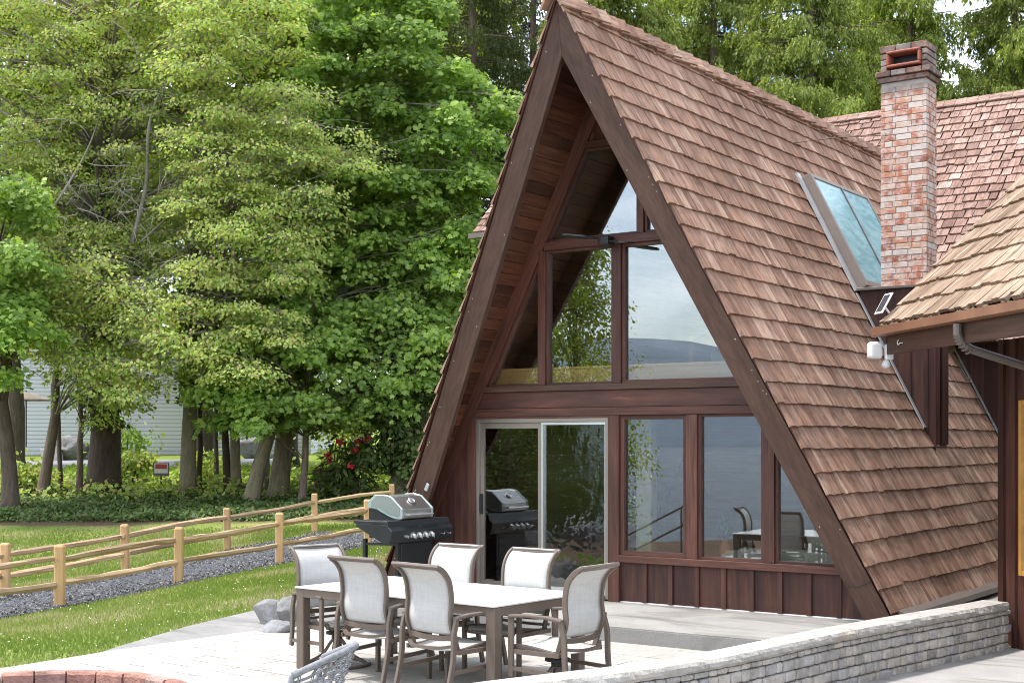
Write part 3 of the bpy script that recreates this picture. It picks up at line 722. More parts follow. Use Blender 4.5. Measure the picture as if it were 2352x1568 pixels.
# ------------------------------------------------------------------ side building at the right (turned 45 degrees)
W = (VD-RD*.169).normalized(); U = (RD+VD*.169).normalized(); ZV = Vector((0, 0, 1))
K = Vector((6.03, 1.05, 0))
side = thing('side_building', 'brown wooden outbuilding with tan shake roof and gutter at the right edge', 'building', (K.x, K.y, -.27))
E0 = G(4.045, 15.0, 3.087)
def sb(a, b, z): return Vector((K.x, K.y, 0))-W*a+U*b+ZV*z        # a along wall towards the camera, b into the building
mb = MB(); mb.prism([sb(0, .03, -.3), sb(8, .03, -.3), sb(8, 5, -.3), sb(0, 5, -.3)], (0, 0, 3.2))
for i in range(20):
    a = i*.4; p = sb(a+.2, 0, 1.3); mb.obox(p+U*.012, ZV, W, U, 3.2, .394, .03)
mb.obox(sb(.05, -.02, 1.3), ZV, W, U, 3.19, .1, .03); mb.obox(sb(.3, -.02, 1.3), ZV, W, U, 3.19, .06, .028); mb.obox(sb(1.72, -.02, 1.3), ZV, W, U, 3.19, .06, .028)
mb.build('wall', M['clad'], side)
ur = (U+ZV).normalized(); nr = (ZV-U).normalized()
mb = MB(); shake_rows(mb, E0+ZV*.03, -W, ur, nr, 0, 4.6, .3, lambda h: 0.0, lambda h: 7.5, wr=(.08, .2), th=.032, jit=.02, gap=.006)
mb.build('roof', M['shake_side'], side)
mb = MB(); q0 = E0+U*.02; mb.prism([q0, q0-W*7.5, q0-W*7.5+ur*4.6, q0+ur*4.6], -nr*.1); mb.prism([q0+ur*4.6+U*.07, q0-W*7.5+ur*4.6+U*.07, q0-W*7.5+ur*4.6+(U-ZV)*3.3, q0+ur*4.6+(U-ZV)*3.3], -ZV*.1); mb.build('roof_deck', M['beam'], side)
mb = MB(); q0 = E0-U*.1; prof = [(0, .0), (0, -.085), (.03, -.1), (.1, -.1), (.1, -.0), (.085, -.0), (.085, -.07), (.02, -.07), (.015, 0)]
mb.prism([q0+U*a+ZV*b for a, b in prof], -W*7.5, grain=-W); mb.build('gutter', M['gutter'], side)
mb = MB(); q0 = E0+U*.005-W*.14; mb.prism([q0+ZV*-.09, q0+ZV*-.3, q0-W*7.3+ZV*-.3, q0-W*7.3+ZV*-.09], U*.04, grain=W); mb.build('fascia', M['beam'], side)
mb = MB(); q0 = E0-W*.13+U*.05-ZV*.16; mb.prism([q0, q0+ur*4.5, q0+ur*4.5-ZV*.18, q0-ZV*.14], -W*.04, grain=ur); mb.build('rake_board', M['beam'], side)
mb = MB()
q = E0-W*.7+U*.0
for i in range(46):
    c = E0-W*random.uniform(.0, 4.5)-U*random.uniform(-.0, .05)+ZV*(.0+random.uniform(0, .015)); mb.lathe([(.001, -.012), (random.uniform(.02, .05), 0), (.001, random.uniform(.012, .028))], c, (0, 0, 1), 6)
tag(mb.build('gutter_debris', M['moss'], side), kind='stuff')
D1 = G(4.35, 13.21, 2.98)-U*.05
mb = MB(); mb.tube([D1, D1-ZV*.1, D1-ZV*.17+U*.03, D1-ZV*.22+U*.09, D1-ZV*.255+U*.17, D1-ZV*.45+U*.86, D1-ZV*.6+U*.93, D1-ZV*3.0+U*.93], .042, 10)
for i in range(7): mb.tube([D1-ZV*(.1+i*.026)+U*(.004+.006*i*i*.5), D1-ZV*(.112+i*.026)+U*(.006+.006*i*i*.55)], .0455, 10)
mb.build('downspout', M['spout'], side, smooth=False)
mb = MB(); h = E0-W*.42-U*.005-ZV*.2
mb.tube([h-W*.12-ZV*.0, h-W*.06, h-W*.02-ZV*.015, h-W*.0, h+ZV*.02+W*.0, h+ZV*.035-W*.025], .006, 6); mb.build('hook', M['white'], side)
wf = MB()
for a, b, z0, z1 in ((.44, .49, .49, 2.26), (1.48, 1.53, .49, 2.26)): wf.obox(sb((a+b)/2, -.03, (z0+z1)/2), ZV, W, U, z1-z0, b-a, .05)
for z in (.515, 2.235): wf.obox(sb(.985, -.03, z), W, ZV, U, .98, .05, .048)
wf = wf.build('window_frame', M['pane_y'], side)
mb = MB(); mb.obox(sb(.985, -.02, 1.375), W, ZV, U, .98, 1.66, .006); rel(mb.build('pane', M['glass']), wf)

cam_ = thing('security_light', 'white security light fixed to the end of the gutter board', 'light', E0-ZV*.25)
c = E0-W*.02+U*.05-ZV*.27
mb = MB(); mb.obox(c-W*.08, ZV, W, U, .17, .05, .09); mb.build('mount', M['white'], cam_, bevel=.01)
mb = MB(); mb.obox(c-U*.13+W*.0+ZV*.02, ZV, W, U, .19, .12, .15); mb.build('lamp_head', M['white'], cam_, bevel=.035, seg=3)
mb = MB(); mb.lathe([(.01, -.05), (.045, -.03), (.05, 0), (.03, .04), (.01, .05)], c-ZV*.13, (0, 0, 1), 14); mb.build('motion_sensor', M['white'], cam_, smooth=True)
sp = thing('solar_panel', 'small white-framed solar panel standing on the tan shake roof corner', 'solar panel', E0+ur*.25)
c = E0+ur*.2+nr*.15-W*.0
a1 = (ur*.9+ZV*.5).normalized(); a2 = (-W).copy(); a3 = a1.cross(a2).normalized()
mb = MB(); mb.obox(c+ZV*.02, a1, a2, a3, .26, .2, .015); mb.build('frame', M['white'], sp, bevel=.004)
mb = MB(); 
sg = 1 if a3.dot(EYE-c) > 0 else -1
mb.obox(c+ZV*.02+a3*sg*.009, a1, a2, a3, .21, .15, .004); mb.build('cell', M['solar'], sp)
mb = MB(); mb.bar(c-ur*.02-nr*.15, c+ZV*.0, .02, .02); mb.build('bracket', M['white'], sp)

# ------------------------------------------------------------------ terrain and paving
def sm(t): t = max(0, min(1, t)); return t*t*(3-2*t)
def gz(x, y):
    la, d = latd(x, y)
    A = .1*max(-10, min(-1.5, la))+.05
    if la > -1.5: A = -.1-.0
    B = .13+(d-44)*.045
    z = A
    if d > 26: z = A+(B-A)*sm((d-26)/13)
    if d < 19: z = -.24+(A+.24)*sm((d-13.5)/5.5)
    if la > -2.2 and d < 19: z -= .18*sm((la+2.2)/.8)
    far = -15-y
    if far > 0: z -= min(far*.13, 3.6)
    if la < -9 and d < 26: z -= sm((-9-la)/10)*.8*sm((26-d)/14)
    return z+.02*math.sin(x*1.3)*math.cos(y*1.1)*(1 if d > 15 else 0)
ls = [-200, -130, -90, -60]+[x*1.0 for x in range(-44, 12)]+[14, 20, 30, 60, 120]
ds = [-90, -60, -44, -34, -27, -21, -16, -12, -9, -6, -3, 0, 3, 6, 8]+[9+.75*i for i in range(48)]+[46+2*i for i in range(12)]+[75, 90, 120, 200]
vs = []; zn = []
for d in ds:
    for l in ls:
        p = G(l, d); vs.append((p.x, p.y, gz(p.x, p.y)))
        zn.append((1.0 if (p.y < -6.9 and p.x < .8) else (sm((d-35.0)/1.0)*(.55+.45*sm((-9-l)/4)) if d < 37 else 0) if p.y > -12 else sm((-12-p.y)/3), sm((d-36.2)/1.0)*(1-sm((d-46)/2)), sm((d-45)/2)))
fs = []; nl = len(ls)
for i in range(len(ds)-1):
    for j in range(nl-1): fs.append((i*nl+j, i*nl+j+1, (i+1)*nl+j+1, (i+1)*nl+j))
me = bpy.data.meshes.new('ground'); me.from_pydata(vs, [], fs)
a = me.attributes.new('zone', 'FLOAT_VECTOR', 'POINT'); a.data.foreach_set('vector', np.array(zn, dtype=np.float32).ravel())
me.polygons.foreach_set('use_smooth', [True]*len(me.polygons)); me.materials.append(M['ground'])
o = bpy.data.objects.new('ground', me); COL.objects.link(o); tag(o, kind='structure')

def sheet(name, poly, z, mat, depth=.12):
    mb = MB(); mb.prism([(x, y, z) for x, y in poly], (0, 0, -depth)); o = mb.build(name, mat); return tag(o, kind='structure')
sheet('concrete_slab', [(-.75, -1.2), (-.2, -1.85), (5.52, -1.85), (5.66, -.9), (5.86, .1), (6.0, .9), (5.9, 10), (-.9, 10)], 0.0, M['slab'], .3)
sheet('patio', [(-.5, -12), (4.2, -12), (4.55, -6.7), (5.0, -5.4), (5.25, -3.9), (5.4, -2.4), (5.52, -1.84), (-.19, -1.84), (-.36, -2.68), (-.46, -3.4), (-.57, -5), (-.55, -6)], -.15, M['paver'])
sheet('side_path', [(-.2, -1.86), (-.76, -1.2), (-.92, .8), (-2.6, .9), (-2.1, -.94), (-1.82, -1.9), (-1.35, -3.46), (-.82, -4.76), (-.52, -5.4), (-.58, -5), (-.47, -3.4), (-.37, -2.68)], -.158, M['oldslab'])
sheet('concrete_pad', [(4.3, -9), (14, -9), (14, 3), (6.0, 3), (6.1, .5), (5.65, -1.8), (5.4, -3.9), (5.1, -5.4), (4.6, -6.7)], -.27, M['pad'])
sheet('step_riser', [(-.18, -1.868), (5.5, -1.868), (5.5, -1.852), (-.19, -1.852)], -.012, M['oldslab'], .2)
# gravel path between the fences
nearP = [(-3.3, 8.0), (-190, 1478), (137, 1400), (410, 1330), (642, 1288), (845, 1250)]
NF = [(PL(x, d), d) for x, d in ((-190, 18.4), (137, 20.4), (410, 22.5), (642, 24.6), (845, 27.2))]
FF = [(PL(x, d), d) for x, d in ((-300, 20.6), (12, 23.6), (288, 26.2), (522, 30.2), (723, 33.4), (900, 36.5))]
NF.append((NF[-1][0]+1.9, NF[-1][1]+2.9)); 
def lerp_poly(pts, n):
    P = [Vector((a, b, 0)) for a, b in pts]; L = [0]
    for i in range(1, len(P)): L.append(L[-1]+(P[i]-P[i-1]).length)
    out = []
    for k in range(n):
        s = L[-1]*k/(n-1)
        for i in range(1, len(P)):
            if s <= L[i]+1e-6: t = (s-L[i-1])/(L[i]-L[i-1]); out.append(P[i-1].lerp(P[i], t)); break
    return out
NG = 70
ga = lerp_poly([(l+.12, d-.32) for l, d in NF], NG); gb = lerp_poly([(l-.1, d+.1) for l, d in FF[:-1]], NG)
rows = []
def lift(x, y): return gz(x, y)
for a, b in zip(ga, gb):
    r = []
    for k in range(12):
        t = k/11; q = a.lerp(b, t*.93); w = .1*math.sin(a.x*3+k)*(1 if k in (0, 11) else 0)
        p = G(q.x+w, q.y); r.append((p.x, p.y, gz(p.x, p.y)+.035*math.sin(PI*min(1, max(0, t)))+.012))
    rows.append(r)
mb = MB(); mb.grid(rows); o = mb.build('gravel_path', M['gravel'], smooth=True); tag(o, kind='structure')
def scatter_stones(n):
    P = []
    for i in range(n):
        k = random.random()*(NG-1); i0 = int(k); t = k-i0; a = ga[i0].lerp(ga[min(i0+1, NG-1)], t); b = gb[i0].lerp(gb[min(i0+1, NG-1)], t)
        q = a.lerp(b, random.uniform(-.02, .95)); p = G(q.x, q.y); P.append((p.x, p.y, gz(p.x, p.y)+.035))
    return np.array(P)
mb = MB()
for p in scatter_stones(15000):
    r = random.uniform(.014, .034); q = Vector(p); v = [q+Vector((random.uniform(-1, 1), random.uniform(-1, 1), random.uniform(-.3, .3)))*r for _ in range(3)]+[q+Vector((random.uniform(-.4, .4), random.uniform(-.4, .4), random.uniform(.6, 1)))*r, q+Vector((random.uniform(-1, 1), random.uniform(-1, 1), random.uniform(.1, .5)))*r]
    mb.add(v, [(0, 1, 3), (1, 2, 3), (2, 0, 3), (0, 1, 4), (1, 4, 2), (3, 4, 1)])
o = mb.build('gravel_stones', M['stone']); tag(o, 'loose blue-grey gravel stones between the two split-rail fences', 'gravel', kind='stuff')

# grass blades ---------------------------------------------------------------
def in_gravel(l, d):
    best = min(range(NG), key=lambda i: 0)  # unused
    return False
gaA = np.array([(v.x, v.y) for v in ga]); gbA = np.array([(v.x, v.y) for v in gb])
N0 = 210000
D = 11.5+(36.0-11.5)*rng.random(N0)**.8; Lm = -(.05+.42*rng.random(N0))*D
Lm = np.where(rng.random(N0) < .12, -.19*D+.1*D*rng.random(N0), Lm)
XY = np.array(EYE)[None, :2]+np.outer(D, np.array(VD)[:2])+np.outer(Lm, np.array(RD)[:2])
# keep off paving and gravel
keepm = np.ones(N0, bool)
ed = [(-30, -.56), (-6.3, -.56), (-5.35, -.55), (-4.76, -.85), (-3.46, -1.38), (-1.9, -1.86), (-.94, -2.15), (.9, -2.65), (1, -2.0), (30, -2.0)]
xe = np.interp(XY[:, 1], [e[0] for e in ed], [e[1] for e in ed]); keepm &= XY[:, 0] < xe+rng.normal(0, .03, N0)
dn = np.interp(Lm, gaA[:, 0], gaA[:, 1]); df = np.interp(Lm, gbA[:, 0], gbA[:, 1])
ing = (D > dn-.12+rng.normal(0, .12, N0)) & (D < df-.25+rng.normal(0, .15, N0)); keepm &= ~ing
keepm &= (D < 34.6+rng.normal(0, .4, N0))
XY = XY[keepm]; D = D[keepm]; xe = xe[keepm]
Z = np.array([gz(x, y) for x, y in XY]); n = len(XY)
P = np.column_stack([XY, Z]); T = np.column_stack([rng.normal(0, .45, n), rng.normal(0, .45, n), np.ones(n)])
Nn = rng.normal(0, 1, (n, 3)); Nn[:, 2] *= .2
pat = .5+.5*np.sin(XY[:, 0]*1.7+1.3*np.sin(XY[:, 1]*.9))*np.cos(XY[:, 1]*1.3+.7*np.sin(XY[:, 0]*1.1))
for _ in range(70):
    q_ = XY[rng.integers(len(XY))]; rr_ = .25+.6*rng.random(); pat = np.clip(pat+1.1*np.exp(-((XY-q_)**2).sum(1)/(rr_*rr_))*rng.choice([1, 1, -1]), 0, 1.7)
dry = np.exp(-np.clip(xe-XY[:, 0], 0, 9)/.35)*.6
g_r = np.clip(.2+.5*pat*rng.random(n)+.3*rng.random(n)+dry*rng.random(n)+.3*(rng.random(n) < .06), 0, 1)
grass = leaf_object('grass', M['blade'], None, P, Nn, T, (.026+.03*rng.random(n))*(1+.015*D), [(-.17, 0), (.17, 0), (.07, .6), (0, 1)], 0, g_r)
tag(grass, 'short yellow-green lawn grass on both sides of the fences', 'grass', kind='stuff')
idx = rng.choice(n, 420, replace=False); c0 = np.array([[G(PL(160, 17), 16.6).x, G(PL(160, 17), 16.6).y]])
P2 = P[idx]+np.array([0, 0, .06]); 
fl = leaf_object('clover_flowers', M['petal'], None, P2, rng.normal(0, .3, (420, 3))+np.array([.2, -.6, 1]), rng.normal(0, 1, (420, 3)), np.full(420, .013), [(.5*math.cos(a), .5*math.sin(a)) for a in np.linspace(0, 2*PI, 7)[:-1]])
tag(fl, 'tiny white clover flowers scattered through the lawn', 'flowers', kind='stuff')

# ------------------------------------------------------------------ retaining wall
rw = thing('retaining_wall', 'low curved grey block wall with pale cap stones beside the step', 'wall', (5.5, -3, -.27))
cp = [(4.35, -7.6), (4.6, -6.7), (4.886, -5.84), (5.27, -4.9), (5.48, -3.87), (5.6, -2.6), (5.73, -1.8), (5.9, -.9), (6.1, .1), (6.2, .75)]
def path_pts(pts, step):
    P = [Vector((a, b, 0)) for a, b in pts]
    # chaikin smooth
    for _ in range(2):
        Q = [P[0]]
        for a, b in zip(P[:-1], P[1:]): Q += [a.lerp(b, .25), a.lerp(b, .75)]
        P = Q+[P[-1]]
    L = [0]
    for i in range(1, len(P)): L.append(L[-1]+(P[i]-P[i-1]).length)
    def at(s):
        s = max(0, min(L[-1], s))
        for i in range(1, len(P)):
            if s <= L[i]+1e-9:
                t = (s-L[i-1])/(L[i]-L[i-1]); d = (P[i]-P[i-1]).normalized(); return P[i-1].lerp(P[i], t), d
    return at, L[-1]
at, RL = path_pts(cp, .1)
mb = MB(); z = -.30; row = 0
while z < .11:
    h = min(random.uniform(.085, .1), .125-z) if z > .0 else random.uniform(.085, .1)
    if .125-(z+h) < .03: h = .125-z
    for sd in (0, 1):
        s = -random.uniform(0, .15)
        while s < RL:
            w = random.uniform(.09, .19); p, d = at(s+w/2); nn = Vector((d.y, -d.x, 0))
            off = -.07+random.uniform(-.008, .008) if sd == 0 else -.26
            mb.obox(p+nn*off+ZV*(z+h/2), d, nn, ZV, w-.008, .11, h-.006)
            s += w
    z += h; row += 1
o = mb.build('wall_blocks', M['block'], rw, bevel=.02, seg=2)
md = o.modifiers.new('sub', 'SUBSURF'); md.subdivision_type = 'SIMPLE'; md.levels = 1; md.render_levels = 1
tx = bpy.data.textures.new('rock', 'CLOUDS'); tx.noise_scale = .06
md = o.modifiers.new('d', 'DISPLACE'); md.texture = tx; md.strength = .012; md.texture_coords = 'GLOBAL'
mb = MB(); s = 0
while s < RL:
    p, d = at(s); nn = Vector((d.y, -d.x, 0)); 
    s += .25
mb = MB(); s = 0
while s < RL-.02:
    w = min(random.uniform(.55, .8), RL-s); k = max(2, int(w/.07)); top = []; 
    rowsF = []
    for i in range(k+1):
        p, d = at(s+w*i/k-(.004 if i == k else 0)); nn = Vector((d.y, -d.x, 0)); e = lambda q: random.uniform(-q, q)
        rowsF.append([p+nn*(-.30+e(.006))+ZV*.126, p+nn*(-.31+e(.006))+ZV*(.195), p+nn*(-.28)+ZV*.206, p+nn*(-.02+e(.008))+ZV*(.205+e(.0015)), p+nn*(.0+e(.008))+ZV*(.18+e(.004)), p+nn*(.005+e(.008))+ZV*(.15+e(.004)), p+nn*(-.012+e(.01))+ZV*.127])
    b = len(mb.v); mb.grid(rowsF, closed=True)
    m7 = 7; mb.add([v for v in rowsF[0]], [tuple(range(m7))], rnd=.5); mb.add([v for v in rowsF[-1]], [tuple(range(m7))], rnd=.5)
    s += w
mb.build('cap', M['cap'], rw)

# ------------------------------------------------------------------ split-rail fences
def fence(name, label, pts, rail_h, post_h):
    L0 = pts[1]; b = G(*L0); th = thing(name, label, 'fence', (b.x, b.y, gz(b.x, b.y)), group='split-rail fences beside the gravel path')
    pos = []
    for l, d in pts:
        p = G(l, d); p.z = gz(p.x, p.y); pos.append(p)
    for i, p in enumerate(pos):
        mb = MB(); w = .07; a = random.uniform(-.1, .1)+YAW; lean = Vector((random.uniform(-.02, .02), random.uniform(-.02, .02), 1)).normalized()
        ax = Vector((math.cos(a), math.sin(a), 0)); ay = lean.cross(ax).normalized()
        rings = []
        for z, k in ((-.15, 1), (.3, 1.02), (.62, .97), (post_h-.03, 1), (post_h, .8)):
            r = []
            for sx, sy in ((-1, -.75), (-.75, -1), (.75, -1), (1, -.75), (1, .75), (.75, 1), (-.75, 1), (-1, .75)):
                r.append(p+lean*z+ax*w*k*sx*random.uniform(.96, 1.04)+ay*w*k*sy)
            rings.append(r)
        gcv = [v for r in rings for v in r]; n8 = 8
        fsx = [(q*n8+j, q*n8+(j+1) % n8, (q+1)*n8+(j+1) % n8, (q+1)*n8+j) for q in range(4) for j in range(n8)]+[tuple(range(4*n8, 5*n8))]
        mb.add(gcv, fsx, [((v-p).z, (v-p).dot(ax), (v-p).dot(ay)) for v in gcv])
        mb.build('post', M['fence'], th)
        if i == len(pos)-1: break
        q = pos[i+1]
        for hz in rail_h:
            mb = MB(); k = 9; c = []
            dv = (q-p); sdv = Vector((-dv.y, dv.x, 0)).normalized(); r0 = random.uniform(.046, .06); ph = random.uniform(0, 6)
            rings = []
            for m in range(k+1):
                t = -.03+1.06*m/k; e = 1 if 0 < m < k else .7
                cc = p+dv*t+ZV*(hz+.018*math.sin(t*3.5+ph)+random.uniform(-.006, .006))+sdv*(.02*math.sin(t*4+ph*2))
                rr = []
                for j in range(6):
                    an = 2*PI*j/6+ph; rr.append(cc+sdv*math.cos(an)*r0*.75*e*random.uniform(.8, 1.2)+ZV*math.sin(an)*r0*e*random.uniform(.8, 1.2))
                rings.append(rr)
            vv = [v for r in rings for v in r]; ll = dv.length
            fx_ = [(m*6+j, m*6+(j+1) % 6, (m+1)*6+(j+1) % 6, (m+1)*6+j) for m in range(k) for j in range(6)]+[tuple(range(6)), tuple(range(k*6, k*6+6))]
            mb.add(vv, fx_, [((v-p).dot(dv/ll), (v-p).dot(sdv), (v-p).z) for v in vv])
            mb.build('rail', M['fence_rail'], th)
    return th
fence('split_rail_fence', 'new cedar split-rail fence on the near edge of the gravel path', NF, (.36, .72), .93)
fence('split_rail_fence', 'cedar split-rail fence on the far lawn edge of the gravel path', FF, (.36, .72), .93)

# ------------------------------------------------------------------ dining set
PZT = -.15
ta = math.radians(-3.9); tcx, tcy = 2.76, -4.31
table = thing('dining_table', 'long white-topped outdoor dining table with taupe metal legs', 'table')
mb = MB(); TL, TW = 2.29, 1.22
mb.bx(-TL/2, TL/2, -TW/2, TW/2, .706, .72); mb.build('tabletop', M['tabletop'], table, bevel=.003)
for nm, (x0, x1, y0, y1) in enumerate(((-TL/2+.1, TL/2-.1, -TW/2+.012, -TW/2+.05), (-TL/2+.1, TL/2-.1, TW/2-.05, TW/2-.012), (-TL/2+.012, -TL/2+.05, -TW/2+.1, TW/2-.1), (TL/2-.05, TL/2-.012, -TW/2+.1, TW/2-.1))):
    mb = MB(); mb.bx(x0, x1, y0, y1, .63, .7055); mb.build('apron', M['tan'], table, bevel=.004)
for sx in (-1, 1):
    for sy in (-1, 1):
        mb = MB(); x = sx*(TL/2-.055); y = sy*(TW/2-.055); mb.bx(x-.045, x+.045, y-.045, y+.045, 0, .7055, 'z'); mb.build('leg', M['tan'], table, bevel=.006)
table.location = (tcx, tcy, PZT); table.rotation_euler = (0, 0, ta)

def bez(pts, n=24):
    """catmull-rom through pts"""
    P = [Vector(p) for p in pts]; P = [P[0]*2-P[1]]+P+[P[-1]*2-P[-2]]; out = []
    m = len(P)-3
    for i in range(m):
        for k in range(n//m+1):
            t = k/(n//m+1); a, b, c, d = P[i:i+4]
            out.append(.5*((2*b)+(c-a)*t+(2*a-5*b+4*c-d)*t*t+(3*b-a-3*c+d)*t**3))
    out.append(P[-2]); return out
def make_chair(swivel):
    t = thing('patio_chair', 'x', 'chair', group='sling chairs around the dining table')
    back = [(0, -.155, .36), (0, -.2, .5), (0, -.235, .62), (0, -.225, .76), (0, -.245, .9), (0, -.30, .985), (0, -.365, 1.03)]
    bp = bez(back, 30)
    seat = bez([(0, -.2, .385), (0, -.1, .385), (0, .1, .41), (0, .24, .415), (0, .285, .385)], 20)
    hw = .235
    for s in (-1, 1):
        mb = MB(); mb.sweep([p+Vector((s*(hw+.016), 0, 0)) for p in bp], .024, .044, (1, 0, 0)); mb.build('back_rail', M['tan'], t, bevel=.005)
    mb = MB(); tp = bp[-1]; mb.obox(tp+Vector((0, -.004, .002)), (1, 0, 0), (0, .83, -.56), (0, .56, .83), 2*hw+.068, .05, .026); mb.build('top_bar', M['tan'], t, bevel=.005)
    low = bez([(-hw, -.2, .48), (-.1, -.215, .468), (.1, -.215, .468), (hw, -.2, .48)], 12)
    mb = MB(); mb.sweep(low, .04, .025, (0, 0, 1)); mb.build('cross_bar', M['tan'], t)
    low = bez([(-hw-.03, -.2, .42), (-.12, -.28, .40), (.12, -.28, .40), (hw+.03, -.2, .42)], 14)
    mb = MB(); mb.sweep(low, .022, .03, (0, 0, 1)); mb.build('cross_bar', M['tan'], t)
    i0 = next(i for i, p in enumerate(bp) if p.z > .48)
    mb = MB(); mb.grid([[p+Vector((x, .006-.018*(1-(x/hw)**2), 0)) for x in np.linspace(-hw, hw, 9)] for p in bp[i0:]]+[[bp[-1]+Vector((x, .022, .02)) for x in np.linspace(-hw, hw, 9)], [bp[-1]+Vector((x, -.0, .021)) for x in np.linspace(-hw, hw, 9)]]); mb.build('back_sling', M['sling'], t, smooth=True, solid=.004)
    mb = MB(); mb.grid([[p+Vector((x, 0, -.02*(1-(x/hw)**2))) for x in np.linspace(-hw, hw, 9)] for p in seat]); mb.build('seat_sling', M['sling'], t, smooth=True, solid=.004)
    for s in (-1, 1):
        mb = MB(); mb.sweep([p+Vector((s*(hw+.014), 0, -.012)) for p in seat], .028, .036, (1, 0, 0)); mb.build('seat_rail', M['tan'], t, bevel=.004)
    mb = MB(); mb.bx(-hw, hw, .262, .285, .355, .385); mb.build('cross_bar', M['tan'], t)
    ax = hw+.062; zb = .17 if swivel else 0
    for s in (-1, 1):
        X = s*ax
        mb = MB(); mb.sweep([Vector((X, -.235, .635)), Vector((X, -.1, .652)), Vector((X, .1, .655)), Vector((X, .27, .64))], .052, .026, (1, 0, 0)); mb.build('arm', M['tan'], t, bevel=.008, seg=2)
        mb = MB(); mb.sweep([Vector((X, .25, .63)), Vector((X, .25, zb))], .03, .045, (1, 0, 0)); mb.build('leg', M['tan'], t, bevel=.004)
        rear = [(X, -.215, .63), (X, -.245, .5), (X, -.25, .34), (X, -.285, .17), (X, -.33 if not swivel else -.27, zb)]
        if swivel: rear = [(X, -.215, .63), (X, -.25, .5), (X, -.255, .34), (X, -.27, zb)]
        mb = MB(); mb.sweep(bez(rear, 12), .03, .042, (1, 0, 0)); mb.build('leg', M['tan'], t, bevel=.004)
        mb = MB(); mb.bar((X, -.26, .22), (X, .25, .24), .022, .03); mb.build('stretcher', M['tan'], t)
        mb = MB(); mb.bar((X*.97, -.2, .37), (X*.97, .25, .37), .024, .034); mb.build('side_rail', M['tan'], t)
    if swivel:
        mb = MB(); mb.lathe([(.05, .24), (.05, .27), (.1, .28), (.1, .3), (.03, .31), (.03, .36)], (0, .02, 0), (0, 0, 1), 12); mb.build('swivel', M['dark'], t)
        for k in range(4):
            a = PI/4+k*PI/2; c, s_ = math.cos(a), math.sin(a)
            pts = bez([(0, 0, .27), (.06, 0, .2), (.13, 0, .1), (.25, 0, .03), (.3, 0, .012)], 14)
            mb = MB(); mb.sweep([Vector((p.x*c, p.x*s_+.02, p.z)) for p in pts], .045, .022, (-s_, c, 0)); mb.build('base_leg', M['tan'], t)
        mb = MB(); ring = [Vector((.29*math.cos(a), .29*math.sin(a)+.02, .014)) for a in np.linspace(0, 2*PI, 33)]; mb.tube(ring, .014, 6, cap=False); mb.build('base_ring', M['tan'], t)
    return t
def seat_at(o, bx, by, deg):
    r = math.radians(deg); R = Matrix.Rotation(r, 3, 'Z'); off = R @ Vector((0, .345, 0))
    o.location = (bx+off.x, by+off.y, PZT); o.rotation_euler = (0, 0, r)
c4 = make_chair(False); c4['label'] = 'grey-backed chair at near side of the table, left of its neighbour'; seat_at(c4, 2.55, -5.15, -3)
def dupc(src, bx, by, deg, lab):
    o = copy_thing(src, (0, 0, 0), 0, lab); seat_at(o, bx, by, deg); return o
dupc(c4, 3.37, -5.33, -9, 'grey-backed chair at near side of the table, closest to the camera')
dupc(c4, 2.43, -3.58, 178, 'white chair on the house side of the table, nearer the grill')
dupc(c4, 3.28, -3.60, 177, 'white chair on the house side of the table, before the sliding door')
cs = make_chair(True); cs['label'] = 'swivel chair at the lawn end of the table, near the boulders'; seat_at(cs, 1.41, -4.39, -106)
dupc(cs, 4.56, -4.63, 88, 'swivel chair at the right end of the table, near the step')

# ------------------------------------------------------------------ gas grill
gr = thing('gas_grill', 'black gas grill with steel lid and four silver knobs by the glass door', 'grill')
def gx(name, mat, fn, parent=None, **k):
    mb = MB(); fn(mb); return mb.build(name, mat, parent or gr, **k)
prof = [(-.25, .93), (-.27, .945), (-.27, 1.05), (-.1, 1.19), (.0, 1.21), (.14, 1.205), (.24, 1.13), (.25, 1.05)]
lid = gx('lid', M['steel'], lambda m: m.prism([(-.285, y, z) for y, z in prof], (.53, 0, 0)), bevel=.01, seg=2)
endp = [(-.25, .93), (-.275, .945), (-.278, 1.055), (-.105, 1.197), (.0, 1.217), (.145, 1.212), (.247, 1.135), (.26, 1.06), (.12, 1.045), (.05, 1.01), (-.1, .95), (-.17, .935)]
for x in (-.315, .245):
    e = gx('lid_end', M['lidrim'], lambda m: m.prism([(x, y, z) for y, z in endp], (.03, 0, 0)), bevel=.006)
    cy, cz = -.06, 1.08
    ip = [(cy+(y-cy)*.82, cz+(z-cz)*.82+.012) for y, z in endp]
    xx = x-.003 if x < 0 else x+.029
    gx('end_panel', M['lidgrey'], lambda m: m.prism([(xx, y, z) for y, z in ip], (.004, 0, 0)), e)
gx('lid_handle', M['silver'], lambda m: (m.tube([(-.24, -.325, .985), (.2, -.325, .985)], .013, 10), m.bar((-.2, -.27, .985), (-.2, -.325, .985), .02, .02), m.bar((.16, -.27, .985), (.16, -.325, .985), .02, .02)), lid)
tn = Vector((0, -.64, .77)).normalized(); tc = Vector((-.02, -.17, 1.136))
gx('thermometer', M['silver'], lambda m: m.lathe([(.045, 0), (.045, .012), (.036, .016), (.036, .012), (.001, .012)], tc+tn*.005, tn, 18), lid)
gx('firebox', M['black'], lambda m: m.prism([(-.3, y, z) for y, z in ((-.24, .7), (.24, .7), (.25, 1.05), (.1, 1.03), (-.1, .94), (-.24, .925))], (.54, 0, 0)))
for x0, x1 in ((-.58, -.305), (.265, .58)):
    gx('side_shelf', M['black'], lambda m: (m.bx(x0, x1, -.265, .24, .885, .92), m.prism([((x0 if x0 < 0 else x1-.02), y, z) for y, z in ((-.26, .884), (.2, .884), (.2, .85), (-.2, .67), (-.3, .69))], (.02, 0, 0))), bevel=.004)
